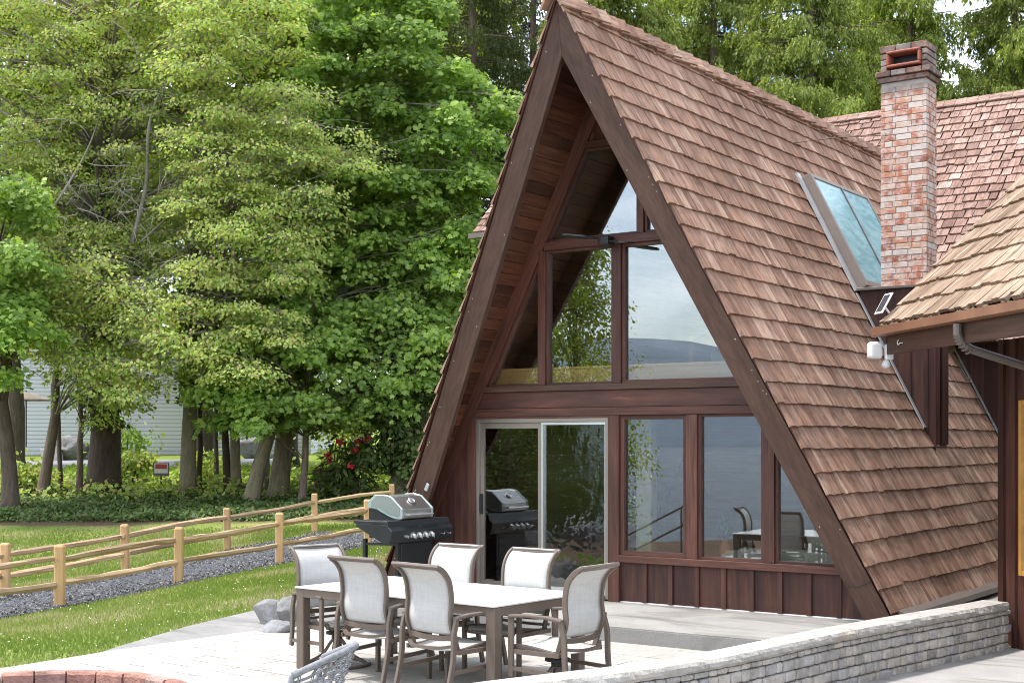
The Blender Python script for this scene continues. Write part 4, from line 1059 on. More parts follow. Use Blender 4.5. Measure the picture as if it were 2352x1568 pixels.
pp = [(-.266, .925), (-.275, .925), (-.285, .86), (-.345, .81), (-.3, .665), (-.2, .655), (-.2, .925)]
gx('control_panel', M['black'], lambda m: m.prism([(-.579, y, z) for y, z in pp], (1.158, 0, 0)), bevel=.006)
kn = Vector((0, -.955, .297)).normalized(); kn = Vector((0, -.95, -.3)).normalized()
for i in range(4):
    kc = Vector((-.19+i*.115, -.327, .75))
    b = gx('knob', M['silver'], lambda m: (m.lathe([(.036, 0), (.036, .008), (.028, .012), (.026, .045), (.02, .05)], kc, kn, 16), m.obox(kc+kn*.055, (0, 0, 1), kn, (1, 0, 0), .05, .02, .014)))
gx('ignition_button', M['silver'], lambda m: (m.lathe([(.018, 0), (.016, .03)], (-.29, -.325, .74), kn, 10), m.lathe([(.012, 0), (.01, .03)], (-.33, -.325, .745), kn, 10)))
gx('tool_hooks', M['silver'], lambda m: [m.tube([(x, -.32, .74), (x, -.37, .735), (x, -.375, .75)], .006, 6) for x in (.37, .49)])
for x, y in ((-.42, .2), (-.3, -.2), (.3, -.2), (.3, .2)):
    gx('leg', M['black'], lambda m: m.bx(x-.022, x+.022, y-.022, y+.022, .02, .70, 'z'))
gx('cross_bar', M['black'], lambda m: m.bar((-.42, .2, .64), (-.3, -.2, .64), .03, .03))
gx('cabinet_door', M['black'], lambda m: m.bx(-.275, .277, -.23, -.2, .1, .655), bevel=.005)
gx('side_panel', M['black'], lambda m: m.bx(.285, .3, -.177, .177, .1, .655))
gx('bottom_shelf', M['black'], lambda m: m.bx(-.44, .32, -.23, .23, .07, .098))
for x, y in ((-.42, .2), (-.3, -.2), (.3, -.2), (.3, .2)): gx('caster', M['dark'], lambda m: m.lathe([(.03, -.012), (.03, .012)], (x, y, .03), (0, 1, 0), 12))
gx('grease_tray', M['galv'], lambda m: m.tube([(-.36, .05, .6), (-.36, .05, .55), (-.4, -.05, .54), (-.3, -.05, .54)], .004, 5))
gr.location = (-.42, -.97, 0); gr.rotation_euler = (0, 0, PI/2)
lt = thing('grill_lighter', 'small red and white lighter lying on the grill side shelf', 'lighter', (-.42, -.55, .92))
mb = MB(); mb.tube([(-.33, -.62, .932), (-.33, -.55, .932)], .012, 8); mb.build('body', M['white'], lt); mb = MB(); mb.tube([(-.33, -.548, .932), (-.325, -.5, .932)], .011, 8); mb.build('tip', M['redpetal'], lt)

# ------------------------------------------------------------------ boulders, fire pit, woven chair
def boulder(lat, d, r, sq, label, seed):
    import bmesh
    bm = bmesh.new(); bmesh.ops.create_icosphere(bm, subdivisions=4, radius=1)
    from mathutils import noise as nz
    for v in bm.verts:
        p = v.co*1.1+Vector((seed*9.1, seed*3.3, 0)); f = 1+.34*nz.noise(p)+.16*nz.noise(p*2.7)+.07*nz.noise(p*7)+.03*nz.noise(p*15)
        q = v.co*f
        for k in range(9):
            a = seed*2.1+k*1.9; nn = Vector((math.cos(a), math.sin(a), .5*math.sin(a*2.3))).normalized(); dd = q.dot(nn)
            if dd > .66: q -= nn*(dd-.66)*.95
        v.co = Vector((q.x*r*sq[0], q.y*r*sq[1], q.z*r*sq[2]))
    me = bpy.data.meshes.new('boulder'); bm.to_mesh(me); bm.free(); me.materials.append(M['boulder'])
    me.attributes.new('rnd', 'FLOAT', 'POINT').data.foreach_set('value', np.full(len(me.vertices), (seed*.37) % 1, dtype=np.float32))
    me.polygons.foreach_set('use_smooth', [True]*len(me.polygons))
    o = bpy.data.objects.new('boulder', me); COL.objects.link(o); p = G(lat, d); o.location = (p.x, p.y, -.16+r*sq[2]*.5); o.rotation_euler = (0, 0, seed)
    return tag(o, label, 'rock', 'granite boulders at the end of the step')
boulder(PL(632, 15.1), 15.1, .27, (1, .8, .6), 'grey granite boulder at left, beside the grey path', 1)
boulder(PL(683, 15.0), 15.0, .29, (.95, .9, .75), 'pale taller granite boulder behind the lawn-end chair', 2)
boulder(PL(636, 14.4), 14.4, .22, (1.2, .8, .35), 'flat low dark rock in front of the two granite boulders', 3.1)

fp = thing('fire_pit', 'round fire pit ring of rough red blocks at the bottom left', 'fire pit', tuple(G(-3.2, 8.72, -.15)))
C0 = G(-3.2, 8.79)
for row, (z0, z1) in enumerate(((-.15, .02), (.022, .19))):
    mb = MB(); nb = 30
    for i in range(nb):
        a0 = 2*PI*(i+.5*row)/nb; a1 = 2*PI*(i+1+.5*row)/nb-.012; p = []
        ri, ro = 1.05+random.uniform(-.008, .008), 1.18
        rows_ = []
        for k in range(5):
            a = a0+(a1-a0)*k/4; e = lambda q: random.uniform(-q, q)
            rows_.append([C0+Vector((math.cos(a)*(ri+e(.006)), math.sin(a)*(ri+e(.006)), z0)), C0+Vector((math.cos(a)*(ri+e(.008)), math.sin(a)*(ri+e(.008)), (z0+z1)/2)), C0+Vector((math.cos(a)*(ri+.006), math.sin(a)*(ri+.006), z1-.02+e(.004))), C0+Vector((math.cos(a)*(ri+.03), math.sin(a)*(ri+.02), z1+e(.004))), C0+Vector((math.cos(a)*(ro-.03), math.sin(a)*(ro-.03), z1+e(.004))), C0+Vector((math.cos(a)*(ro+e(.006)), math.sin(a)*ro, z1-.03)), C0+Vector((math.cos(a)*ro, math.sin(a)*ro, z0))])
        rr = random.random(); mb.grid(rows_, rnd=rr, closed=True); mb.add(rows_[0], [tuple(range(7))], rnd=rr); mb.add(rows_[-1], [tuple(range(7))], rnd=rr)
    mb.build('block_course', M['redblock'], fp)
mb = MB(); mb.lathe([(.001, -.13), (1.03, -.13)], C0, (0, 0, 1), 24); mb.build('ash_bed', M['mortar'], fp)

wc = thing('woven_chair', 'grey rope-woven lounge chair with rounded back at the bottom edge', 'chair')
def wsurf(a, h):      # a: -1..1 around the back, h: 0..1 height
    an = a*1.05; rad = .36+.03*h; zz = .30+h*(.5-.12*a*a)
    return Vector((math.sin(an)*rad*1.0, -math.cos(an)*rad+.06-.16*h*math.cos(an), zz))
mb = MB(); fr = [wsurf(a, 1) for a in np.linspace(-1, 1, 24)]; mb.tube(fr, .02, 8)
mb.tube([wsurf(a, 0) for a in np.linspace(-1, 1, 24)], .014, 8)
for a in (-1, 1): mb.tube([wsurf(a, h) for h in np.linspace(0, 1, 8)], .018, 8)
mb.build('back_frame', M['wicker'], wc, smooth=True)
mb = MB()
for i in range(11):      # horizontal rope pairs, weaving in and out
    h = (i+.5)/11
    for dz in (-.012, .012):
        mb.tube([wsurf(a, h+dz)+Vector((math.sin(a*1.05), -math.cos(a*1.05), 0))*.012*math.sin(a*17.28+i*PI) for a in np.linspace(-1, 1, 60)], .0042, 5)
mb.build('woven_ropes', M['wicker'], wc, smooth=True)
mb = MB()
for i in range(11):
    a = -1+2*(i+.5)/11
    for da in (-.012, .012): mb.tube([wsurf(a+da, h)-Vector((math.sin(a*1.05), -math.cos(a*1.05), 0))*.012*math.sin(h*34.6+i*PI) for h in np.linspace(0, 1, 40)], .0042, 5)
mb.build('woven_uprights', M['wicker'], wc, smooth=True)
mb = MB(); mb.lathe([(.001, .36), (.3, .36), (.33, .385), (.32, .42), (.28, .44), (.001, .44)], (0, .06, 0), (0, 0, 1), 24); mb.build('seat_cushion', M['sofa'], wc, smooth=False)
for a in (.7, 2.4, 3.9, 5.5):
    mb = MB(); mb.tube([(.26*math.cos(a), .26*math.sin(a)+.06, .37), (.32*math.cos(a), .32*math.sin(a)+.06, 0)], [.018, .014], 8); mb.build('leg', M['wicker'], wc)
wr = math.radians(118); Rw = Matrix.Rotation(wr, 3, 'Z'); pb = G(-.97, 8.0); off = Rw @ Vector((0, -.44, 0))
wc.location = (pb.x-off.x, pb.y-off.y, PZT); wc.rotation_euler = (0, 0, wr)

# ------------------------------------------------------------------ indoors, seen through the panes
sf = thing('sofa', 'oat linen sofa behind the right ground-floor window', 'sofa', (4.1, .75, .03))
for nm, b in (('seat', (3.35, 4.75, .55, 1.25, .12, .42)), ('backrest', (3.35, 4.75, .3, .52, .12, .66)), ('armrest', (3.15, 3.33, .3, 1.25, .12, .6))):
    mb = MB(); mb.bx(*b); mb.build(nm, M['sofa'], sf, bevel=.05, seg=3)
cu = MB(); cu.obox((4.3, .62, .74), (1, 0, .25), (0, 1, .3), (-.25, -.2, 1), .42, .13, .36); cu = cu.build('cushion', M['sofa'], bevel=.055, seg=3); tag(cu, 'square oat cushion leaning on the sofa back behind glass', 'cushion')
st = thing('side_table', 'low dark table carrying the vase inside the window', 'table', (3.45, .45, .03))
mb = MB(); mb.bx(2.5, 3.3, .3, .75, .5, .54); mb.build('top', M['desk'], st)
for x in (2.55, 3.25):
    for y in (.35, .7): mb = MB(); mb.bx(x-.02, x+.02, y-.02, y+.02, .031, .499, 'z'); mb.build('leg', M['desk'], st)
vz = thing('vase', 'terracotta vase with green stems standing inside the window', 'vase', (3.08, .42, .54))
mb = MB(); mb.lathe([(.04, 0), (.065, .05), (.06, .12), (.03, .17), (.035, .2)], (3.16, .42, .54), (0, 0, 1), 16); mb.build('body', M['terra'], vz, smooth=True)
n = 60; P = np.array([3.16, .42, .72])+rng.normal(0, 1, (n, 3))*np.array([.04, .03, .08])+np.array([0, 0, .1]); leaf_object('stems', M['ivy'], vz, P, rng.normal(0, 1, (n, 3)), np.tile([0, 0, 1.0], (n, 1))+rng.normal(0, .4, (n, 3)), np.full(n, .07), NEEDLE)
rel(vz.children[-1], vz)
bk = thing('books', 'small stack of pale books beside the terracotta vase', 'books', (3.28, .42, .54))
for i in range(3): mb = MB(); mb.bx(3.2+.0, 3.31, .36, .5, .541+i*.028, .567+i*.028); mb.build('book', M['creamw'], bk)
dk = thing('desk', 'dark wooden desk on the loft behind the upper right pane', 'desk', (3.0, 1.6, 2.43))
mb = MB(); mb.bx(2.2, 3.7, 1.3, 2.0, 3.14, 3.19); mb.build('top', M['desk'], dk)
for x in (2.26, 3.64):
    for y in (1.35, 1.95): mb = MB(); mb.bx(x-.03, x+.03, y-.03, y+.03, 2.431, 3.139, 'z'); mb.build('leg', M['inner'], dk)
mb = MB(); mb.bx(2.26, 3.64, 1.93, 1.95, 2.75, 2.82); mb.build('rail', M['inner'], dk)

# ------------------------------------------------------------------ trees
def inpoly(x, y, poly):
    c = False; j = len(poly)-1
    for i in range(len(poly)):
        xi, yi = poly[i]; xj, yj = poly[j]
        if (yi > y) != (yj > y) and x < (xj-xi)*(y-yi)/(yj-yi)+xi: c = not c
        j = i
    return c
def crown_points(poly, d0, d1, n, sep):
    """clump centres filling the crown: outline given as seen from the terrace, depth d0..d1"""
    xs = [p[0] for p in poly]; ys = [p[1] for p in poly]; out = []; tries = 0
    while len(out) < n and tries < n*60:
        tries += 1; x = random.uniform(min(xs), max(xs)); y = random.uniform(min(ys), max(ys))
        if not inpoly(x, y, poly): continue
        d = random.uniform(d0, d1); p = G(PL(x, d), d, PZ(y, d))
        if all((p-q).length > sep for q in out): out.append(p)
    return out
def clump_leaves(cs, per, r, flat, droop, up, size):
    P = []; N = []; T = []
    for c in cs:
        k = int(per*random.uniform(.6, 1.3)); rr = r*random.uniform(.7, 1.25)
        an = rng.random(k)*2*PI; ra = np.sqrt(rng.random(k))*rr; z = rng.normal(0, flat*rr*.5, k)-droop*rr*(ra/rr)**2
        ox, oy = np.cos(an)*ra, np.sin(an)*ra
        # spread clumps along a random horizontal direction so they read as sprays, not balls
        b = random.uniform(0, PI); st = random.uniform(1.0, 1.7); u = ox*math.cos(b)+oy*math.sin(b); v = -ox*math.sin(b)+oy*math.cos(b); u *= st; v /= st**.5
        ox = u*math.cos(b)-v*math.sin(b); oy = u*math.sin(b)+v*math.cos(b)
        P.append(np.column_stack([c.x+ox, c.y+oy, c.z+z]))
        nn = rng.normal(0, .55, (k, 3)); nn[:, 2] += up; nn[:, 0] += np.cos(an)*.45; nn[:, 1] += np.sin(an)*.45
        # leaves turn towards the open side (the lawn)
        nn[:, 0] -= VD.x*.35; nn[:, 1] -= VD.y*.35
        N.append(nn); tt = rng.normal(0, .35, (k, 3)); tt[:, 0] += np.cos(an); tt[:, 1] += np.sin(an); tt[:, 2] -= .75; T.append(tt)
    P = np.concatenate(P); n = len(P)
    return P, np.concatenate(N), np.concatenate(T), size*(.65+.7*rng.random(n))
def limb(mb, a, b, r0, r1, sag=.1, n=6, seg=5):
    a = Vector(a); b = Vector(b); pts = []; L = (b-a).length
    w = Vector((random.uniform(-1, 1), random.uniform(-1, 1), 0))*.06*L
    for i in range(seg+1):
        t = i/seg; p = a.lerp(b, t); p.z += sag*L*math.sin(PI*t); p += w*math.sin(PI*t*1.0)*(1-t)
        pts.append(p)
    mb.tube(pts, [r0+(r1-r0)*(i/seg) for i in range(seg+1)], n, cap=False)
    return pts
def tree(name, label, cat, bx, by, d, w, top, polys, d0, d1, nclump, per, r, leaf, tmpl, size, bark, group=None, flat=.38, droop=.35, up=.75, twig=4, twigmat=None, lean=None, sep=.6, limbs=True, trunk_r_top=.35, kinks=1.0, twig_r=.011, fold=.25):
    """bx,by: trunk foot (photo-plan coordinates at distance d); w its width; polys: crown outline"""
    base = G(PL(bx, d), d); base.z = min(PZ(by, d), gz(base.x, base.y)+.3); base.z = gz(base.x, base.y)-.05
    th = thing(name, label, cat, base, group=group)
    rad = w/FP*d/2
    tp = G(PL(top[0], d+.5), d+.5, PZ(top[1], d)); pts = []; n = 9; 
    for i in range(n+1):
        t = i/n; p = base.lerp(tp, t); p += Vector((random.uniform(-1, 1), random.uniform(-1, 1), 0))*rad*.55*kinks*math.sin(PI*t); pts.append(p)
    rads = [rad*(1.25 if i == 0 else 1-(1-trunk_r_top)*i/n) for i in range(n+1)]
    mb = MB(); 
    pts2 = [pts[0], pts[0].lerp(pts[1], .25)]+pts[1:]; rads2 = [rad*1.45, rad*1.1]+rads[1:]
    mb.tube(pts2, rads2, 12); tr = mb.build('trunk', M[bark], th, smooth=True)
    cs = crown_points(polys, d0, d1, nclump, sep)
    if limbs:
        mb = MB()
        for c in cs:
            # attach to a trunk point below the clump
            cand = [p for p in pts[2:] if p.z < c.z+.4] or [pts[2]]
            q = min(cand, key=lambda p: (p-c).length+.6*abs(p.z-(c.z-1.2)))
            pp = limb(mb, q, c, max(.012, rad*.18)*random.uniform(.6, 1.0), .012, sag=random.uniform(.02, .14), n=5)
            for k in range(twig):
                a = random.uniform(0, 2*PI); e = c+Vector((math.cos(a)*r*random.uniform(.7, 1.3), math.sin(a)*r*random.uniform(.7, 1.3), random.uniform(-.5, .1)*r))
                limb(mb, pp[-2] if k % 2 else c, e, twig_r, .004, sag=.05, n=3, seg=3)
        mb.build('branches', M[twigmat or bark], th, smooth=True)
    P, N, T, S = clump_leaves(cs, per, r, flat, droop, up, size)
    o = leaf_object('crown', M[leaf], None, P, N, T, S, tmpl, fold); rel(o, th)
    return th, pts, rad
LIMEG = 'lime-green broadleaf trees at the lawn edge'
A = tree('broadleaf_tree', 'lime-leaved tree with the thickest ivy-clad trunk, left of the small sign', 'tree', 237, 1135, 44, 72, (260, -250), [(-170, -120), (430, -120), (520, 120), (560, 420), (430, 600), (330, 760), (120, 720), (-40, 560), (-170, 400)], 40, 43.2, 280, 205, .75, 'lime', OVAL, .102, 'barkdark', LIMEG, twigmat='barkpale', twig=6, flat=.25, sep=.5, twig_r=.009)
mb = MB()     # long pale bare limbs of the lime-leaved tree
for pth, r0 in (([(300, 560), (330, 420), (350, 300), (370, 200), (420, 130)], .13), ([(215, 745), (300, 690), (380, 600), (455, 540), (540, 480)], .09), ([(0, 660), (120, 640), (250, 640), (330, 640), (420, 655), (540, 690), (640, 740)], .055),
                ([(260, 690), (250, 760), (262, 860)], .02), ([(215, 735), (300, 790), (370, 850), (480, 900)], .05), ([(330, 560), (420, 470), (560, 440), (620, 480)], .05), ([(70, 540), (160, 440), (200, 330), (230, 240)], .09), ([(330, 240), (360, 380), (345, 560)], .06), ([(650, 560), (600, 640), (585, 760), (640, 830)], .02), ([(500, 640), (560, 760), (640, 850)], .022), ([(560, 480), (660, 560), (720, 650)], .025), ([(100, 700), (110, 800), (140, 905)], .018)):
    pp = [G(PL(x, 40.3), 40.3+.4*math.sin(i*2.1+r0*99), PZ(y, 40.3)) for i, (x, y) in enumerate(pth)]
    pp = bez(pp, 18); mb.tube(pp, [.62*r0*(1-.8*i/(len(pp)-1)) for i in range(len(pp))], 6)
for i in range(230):
    x = random.uniform(-60, 720); y = random.uniform(330, 830) if i > 40 else random.uniform(0, 330); dd = random.uniform(38.6, 40.5); L = random.uniform(40, 130); an = random.choice((random.uniform(.7, 1.6), random.uniform(-.3, .6), random.uniform(-.3, .6)+PI))
    pp = [G(PL(x+L*t*math.cos(an)+12*math.sin(t*4+i)+5*math.sin(t*9+i), dd), dd+.3*t, PZ(y+L*t*math.sin(an)+L*.18*t*t+5*math.sin(t*5+i*2), dd)) for t in np.linspace(0, 1, 7)]
    mb.tube(pp, [.017*(1-.75*t) for t in np.linspace(0, 1, 7)], 4, cap=False)
    for k in (2, 3, 4, 5):
        q = pp[k]; e = q+RD*random.uniform(-.5, .5)+ZV*random.uniform(-.55, .15)-VD*.2; mb.tube([q, q.lerp(e, .5)+ZV*.06, e], [.009, .007, .004], 3, cap=False)
mb.build('limbs', M['barkpale'], A[0], smooth=True)
ivp = []
for _ in range(2600):
    t = random.random(); i = 1+t*3.6; i0 = int(i); p = A[1][i0].lerp(A[1][i0+1], i-i0); a = random.uniform(0, 2*PI); rr = A[2]*random.uniform(.85, 1.7)
    ivp.append((p.x+math.cos(a)*rr, p.y+math.sin(a)*rr, p.z, math.cos(a), math.sin(a)))
ivp = np.array(ivp); n = len(ivp)
o = leaf_object('ivy', M['ivy'], None, ivp[:, :3], np.column_stack([ivp[:, 3], ivp[:, 4], .4*np.ones(n)])+rng.normal(0, .4, (n, 3)), np.tile([0, 0, -1.0], (n, 1))+rng.normal(0, .4, (n, 3)), .1+.1*rng.random(n), OVAL, .2); rel(o, A[0])
tree('broadleaf_tree', 'lime-leaved tree with straight grey trunk, right of the small sign', 'tree', 431, 1133, 43, 36, (470, -200), [(380, -120), (640, -120), (680, 60), (700, 200), (850, 330), (760, 480), (690, 640), (690, 830), (580, 900), (430, 860), (350, 740), (430, 560)], 37.2, 40.4, 205, 190, .72, 'lime', OVAL, .1, 'barkmoss', LIMEG, twigmat='barkpale', twig=6, flat=.25, sep=.5, twig_r=.009)
tree('broadleaf_tree', 'lime-leaved tree with slanting thin trunk before the white siding', 'tree', 95, 1140, 42, 28, (170, 560), [(-60, 520), (140, 560), (330, 640), (420, 780), (400, 880), (240, 940), (150, 820), (90, 760), (-60, 740)], 37.5, 41, 75, 190, .8, 'lime', OVAL, .11, 'bark', LIMEG, twigmat='barkpale', twig=7)
tree('maple_tree', 'mid-green maple half cut off by the left picture edge', 'tree', 25, 1140, 39, 38, (-20, 420), [(-170, 380), (50, 390), (85, 480), (70, 620), (95, 740), (60, 850), (-170, 880)], 35.5, 39, 46, 280, .75, 'maple', MAPLE, .155, 'bark', 'big-leaved maple trees', twig=2)
MG = 'big-leaved maple trees'
tree('maple_tree', 'tall big-leaved maple whose crown reaches the top beside the dark conifer', 'tree', 637, 1122, 42, 44, (760, -160), [(690, -100), (1000, -100), (1010, 60), (1050, 150), (1150, 200), (1195, 255), (1130, 300), (1110, 380), (900, 420), (700, 420), (650, 300), (700, 150)], 40, 43.5, 95, 330, .74, 'maple', MAPLE, .16, 'barkmoss', MG, twig=4, twigmat='barkpale', droop=.55, sep=.85)
tree('maple_tree', 'big-leaved maple with leaning mossy trunk, crown beside the gable', 'tree', 575, 1125, 41, 36, (800, 350), [(640, 380), (900, 360), (1110, 400), (1120, 500), (1085, 600), (1060, 720), (900, 760), (700, 740), (600, 640)], 39.8, 43, 88, 330, .74, 'maple', MAPLE, .16, 'barkmoss', MG, twig=4, twigmat='barkpale', droop=.55, sep=.85)
tree('maple_tree', 'low maple with slim straight trunk and hanging skirt of leaves', 'tree', 692, 1122, 40, 19, (720, 680), [(470, 780), (620, 700), (900, 700), (1050, 740), (1010, 840), (960, 930), (840, 960), (700, 960), (560, 975), (470, 930)], 38.5, 41.5, 64, 320, .7, 'maple', MAPLE, .16, 'bark', MG, twig=1)
tree('maple_tree', 'slender maple with a forked thin trunk, left of the thickest trunk', 'tree', 182, 1120, 43, 17, (190, 760), [(110, 800), (330, 780), (330, 900), (250, 960), (170, 950)], 40, 43, 18, 150, .6, 'lime', OVAL, .12, 'bark', LIMEG, twig=3)
for i, (bx, w, tx_, lab) in enumerate(((545, 26, 535, 'mossy trunk leaning left at the left end of the trunk row'), (602, 28, 640, 'mossy trunk in the middle of the trunk row behind the fence'), (498, 12, 490, 'thin sapling between the sign and the mossy trunk row'))):
    tree('broadleaf_tree', 'dark-leaved tree, '+lab, 'tree', bx, 1124, 43.5+i*.5, w, (tx_, 560), [(440+i*30, 640), (700+i*20, 620), (720, 800), (640, 900), (470, 900)], 42, 45, 26, 170, .8, 'dense', MAPLE, .19, 'barkmoss', 'mossy trunks in a row', twig=1)
for i, (bx, w, tx_, d_, lab) in enumerate(((455, 14, 470, 44, 'thin dark trunk just right of the straight grey trunk'), (650, 16, 668, 44.5, 'thin dark trunk beside the mossy trunk row, right'), (522, 20, 510, 43.6, 'dark trunk crowding the mossy trunk row on its left'), (140, 12, 128, 44, 'thin dark trunk between the slanting and the forked trunk'))):
    tree('broadleaf_tree', 'dark-leaved tree, '+lab, 'tree', bx, 1124, d_, w, (tx_, 620), [(bx-90, 680), (bx+100, 660), (bx+80, 820), (bx-70, 830)], d_-1.2, d_+.8, 12, 170, .7, 'dense', OVAL, .15, 'barkdark', 'mossy trunks in a row', twig=1)
DK = tree('ivy_tree', 'dark tree trunk draped in hanging ivy just left of the gable', 'tree', 925, 1120, 41, 58, (930, 560), [(850, 860), (940, 780), (1000, 840), (985, 960), (960, 1080), (900, 1090), (880, 960)], 39.5, 42, 26, 330, .55, 'ivy', OVAL, .15, 'bark', twig=2, flat=1.3, droop=.2)
mb = MB()
for i in range(150):
    a = G(PL(random.uniform(880, 985), 40), random.uniform(39.5, 41), PZ(random.uniform(820, 960), 40)); limb(mb, a, a+Vector((random.uniform(-.2, .2), random.uniform(-.2, .2), -random.uniform(.5, 1.6))), .01, .004, sag=-.02, n=3, seg=3)
mb.build('hanging_stems', M['bark'], DK[0])

# dense trees standing behind (one tree copied with turns)
BT = tree('backdrop_tree', 'dense dark broadleaf tree in the second row, leftmost', 'tree', 30, 1100, 54, 46, (40, -250), [(-170, -200), (260, -220), (290, 100), (300, 400), (260, 660), (60, 760), (-140, 680)], 51, 57, 120, 130, 1.35, 'dense', OVAL, .3, 'bark', 'second-row trees behind the lawn edge', twig=0, flat=.55)
dl = ['behind the thickest trunk', 'behind the lime-leaved crown', 'behind the mossy trunk row', 'behind the tall maple crown', 'nearest the gable']
for i, (bx, d, rz, sc) in enumerate(((250, 57, 1.9, 1.0), (470, 55, 3.4, 1.04), (660, 58, 4.6, 1.02), (830, 55, .8, .98), (1000, 58, 2.6, .98))):
    p = G(PL(bx, d), d); p.z = gz(p.x, p.y); o = copy_thing(BT[0], p, rz, 'dense dark broadleaf tree in the second row, '+dl[i], sc)

def conifer(name, label, bx, d, h, z_lo, rad, leaf, nb, kind, group, bark='bark', lightb=False):
    base = G(PL(bx, d), d); base.z = gz(base.x, base.y); th = thing(name, label, 'tree', base, group=group)
    mb = MB(); mb.tube([base, base+ZV*h*.5, base+ZV*h], [.32, .2, .05], 8); mb.build('trunk', M[bark], th, smooth=True)
    mb = MB(); P = []; N = []; T = []; S = []
    for i in range(nb):
        z = z_lo+(h-z_lo)*(i+random.random())/nb; t = (z-z_lo)/(h-z_lo); L = rad*(1-.72*t)*random.uniform(.65, 1.15); a = random.uniform(0, 2*PI)
        dx = Vector((math.cos(a), math.sin(a), 0)); p0 = base+ZV*z; pts = []
        for k in range(6):
            s = k/5; pts.append(p0+dx*L*s+ZV*(-.25*L*s*s+.05*L*s+(.12*L*s**3)))
        mb.tube(pts, [.035*(1-.8*k/5)+.004 for k in range(6)], 4, cap=False)
        sd = Vector((-dx.y, dx.x, 0)); nf = int(L*(17 if kind == 'cedar' else 20))
        for f in range(nf):
            s = random.uniform(.12, 1); k = min(4, int(s*5)); q = pts[k].lerp(pts[k+1], s*5-k); wl = .75*L*(1-s*.75)*.55
            q = q+sd*random.uniform(-wl, wl)+ZV*random.uniform(-.12, .05)
            fl_ = random.uniform(.35, .8)*(1 if kind == 'cedar' else .85); m = 26 if kind == 'cedar' else 20
            hd = (dx*random.uniform(-.2, .6)+sd*random.uniform(-.5, .5)-ZV*1.0).normalized(); cr = hd.cross(Vector((random.uniform(-1, 1), random.uniform(-1, 1), .2))).normalized(); nn = hd.cross(cr)
            ss = rng.random(m); off = rng.uniform(-1, 1, m)*.13*(1-ss*.7)
            P.append(np.array(q)+np.outer(ss*fl_, np.array(hd))+np.outer(off, np.array(cr)))
            N.append(np.tile(np.array(nn), (m, 1))+rng.normal(0, .45, (m, 3))); T.append(np.tile(np.array(hd), (m, 1))+np.outer(np.sign(off)*.4, np.array(cr))+rng.normal(0, .14, (m, 3)))
            S.append((.14 if kind == 'cedar' else .1)*(.7+.6*rng.random(m)))
    mb.build('branches', M['bark'], th)
    o = leaf_object('crown', M[leaf], None, np.concatenate(P), np.concatenate(N), np.concatenate(T), np.concatenate(S), NEEDLE, .1); rel(o, th)
    return th
HG = 'drooping dark conifers behind the maples'
H1 = conifer('hemlock_tree', 'drooping olive-dark conifer between the tall maple and the gable peak', 1085, 46, 21, 4.5, 4.2, 'hemlock', 120, 'hemlock', HG)
for bx, d, rz, lab in ((1225, 50, 2.0, 'drooping olive-dark conifer rising behind the gable peak'), (960, 50, 4.0, 'drooping olive-dark conifer behind the tall maple crown')):
    p = G(PL(bx, d), d); p.z = gz(p.x, p.y); copy_thing(H1, p, rz, lab)
CG = 'yellow-green cedars behind the roofs'
K1 = conifer('cedar_tree', 'yellow-green cedar over the front of the ridge', 1400, 46, 21, 6, 4.4, 'cedar', 135, 'cedar', CG, lightb=True)
K2 = conifer('cedar_tree', 'yellow-green cedar above the middle of the ridge', 1640, 49, 22, 6, 4.6, 'cedar', 135, 'cedar', CG, lightb=True)
for src, bx, d, rz, lab in ((K1, 1860, 46, 2.3, 'yellow-green cedar left of the brick chimney, over the ridge end'), (K2, 2090, 49, 1.3, 'yellow-green cedar directly behind the brick chimney'), (K1, 2330, 48, 4.4, 'yellow-green cedar right of the chimney at the picture edge'), (K2, 1520, 55, 3.9, 'more distant cedar between the two front ridge cedars'), (K1, 1985, 56, 5.5, 'more distant cedar just left of the chimney top'), (K2, 2480, 52, .6, 'yellow-green cedar beyond the right picture edge')):
    p = G(PL(bx, d), d); p.z = -.2; copy_thing(src, p, rz, lab)

# undergrowth ------------------------------------------------------------
def scatter_cover(name, leaf, n, d0, d1, l0, l1, hmax, size, label, tm=OVAL, cat='ground cover', clumpy=.8):
    D = d0+(d1-d0)*rng.random(n); Lx = (l0+(l1-l0)*rng.random(n))*D/FP
    cl = np.array([.5+.5*math.sin(a*2.1+1.7*math.sin(b*1.3))*math.cos(b*1.9+a) for a, b in zip(Lx, D)])
    XY = np.array(EYE)[None, :2]+np.outer(D, np.array(VD)[:2])+np.outer(Lx, np.array(RD)[:2])
    Z = np.array([gz(x, y) for x, y in XY])+hmax*(1-clumpy+clumpy*cl)*rng.random(n)
    nn = rng.normal(0, .5, (n, 3)); nn[:, 2] += 1; nn[:, 0] -= VD.x*.4; nn[:, 1] -= VD.y*.4
    o = leaf_object(name, M[leaf], None, np.column_stack([XY, Z]), nn, rng.normal(0, 1, (n, 3)), size*(.6+.8*rng.random(n)), tm, .2)
    return tag(o, label, cat, kind='stuff')
scatter_cover('ivy_cover', 'ivy', 52000, 36.2, 45, -1230, 20, .27, .1, 'dark ivy and low plants carpeting the ground under the trees')  # dark leaf tone also stands in for shade in front of the trunks
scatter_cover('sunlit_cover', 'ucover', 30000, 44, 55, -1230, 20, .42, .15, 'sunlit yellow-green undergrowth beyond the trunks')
scatter_cover('edge_cover', 'lime', 5000, 41, 47, -1230, 20, .75, .16, 'patchy light-green undergrowth between the trunks')
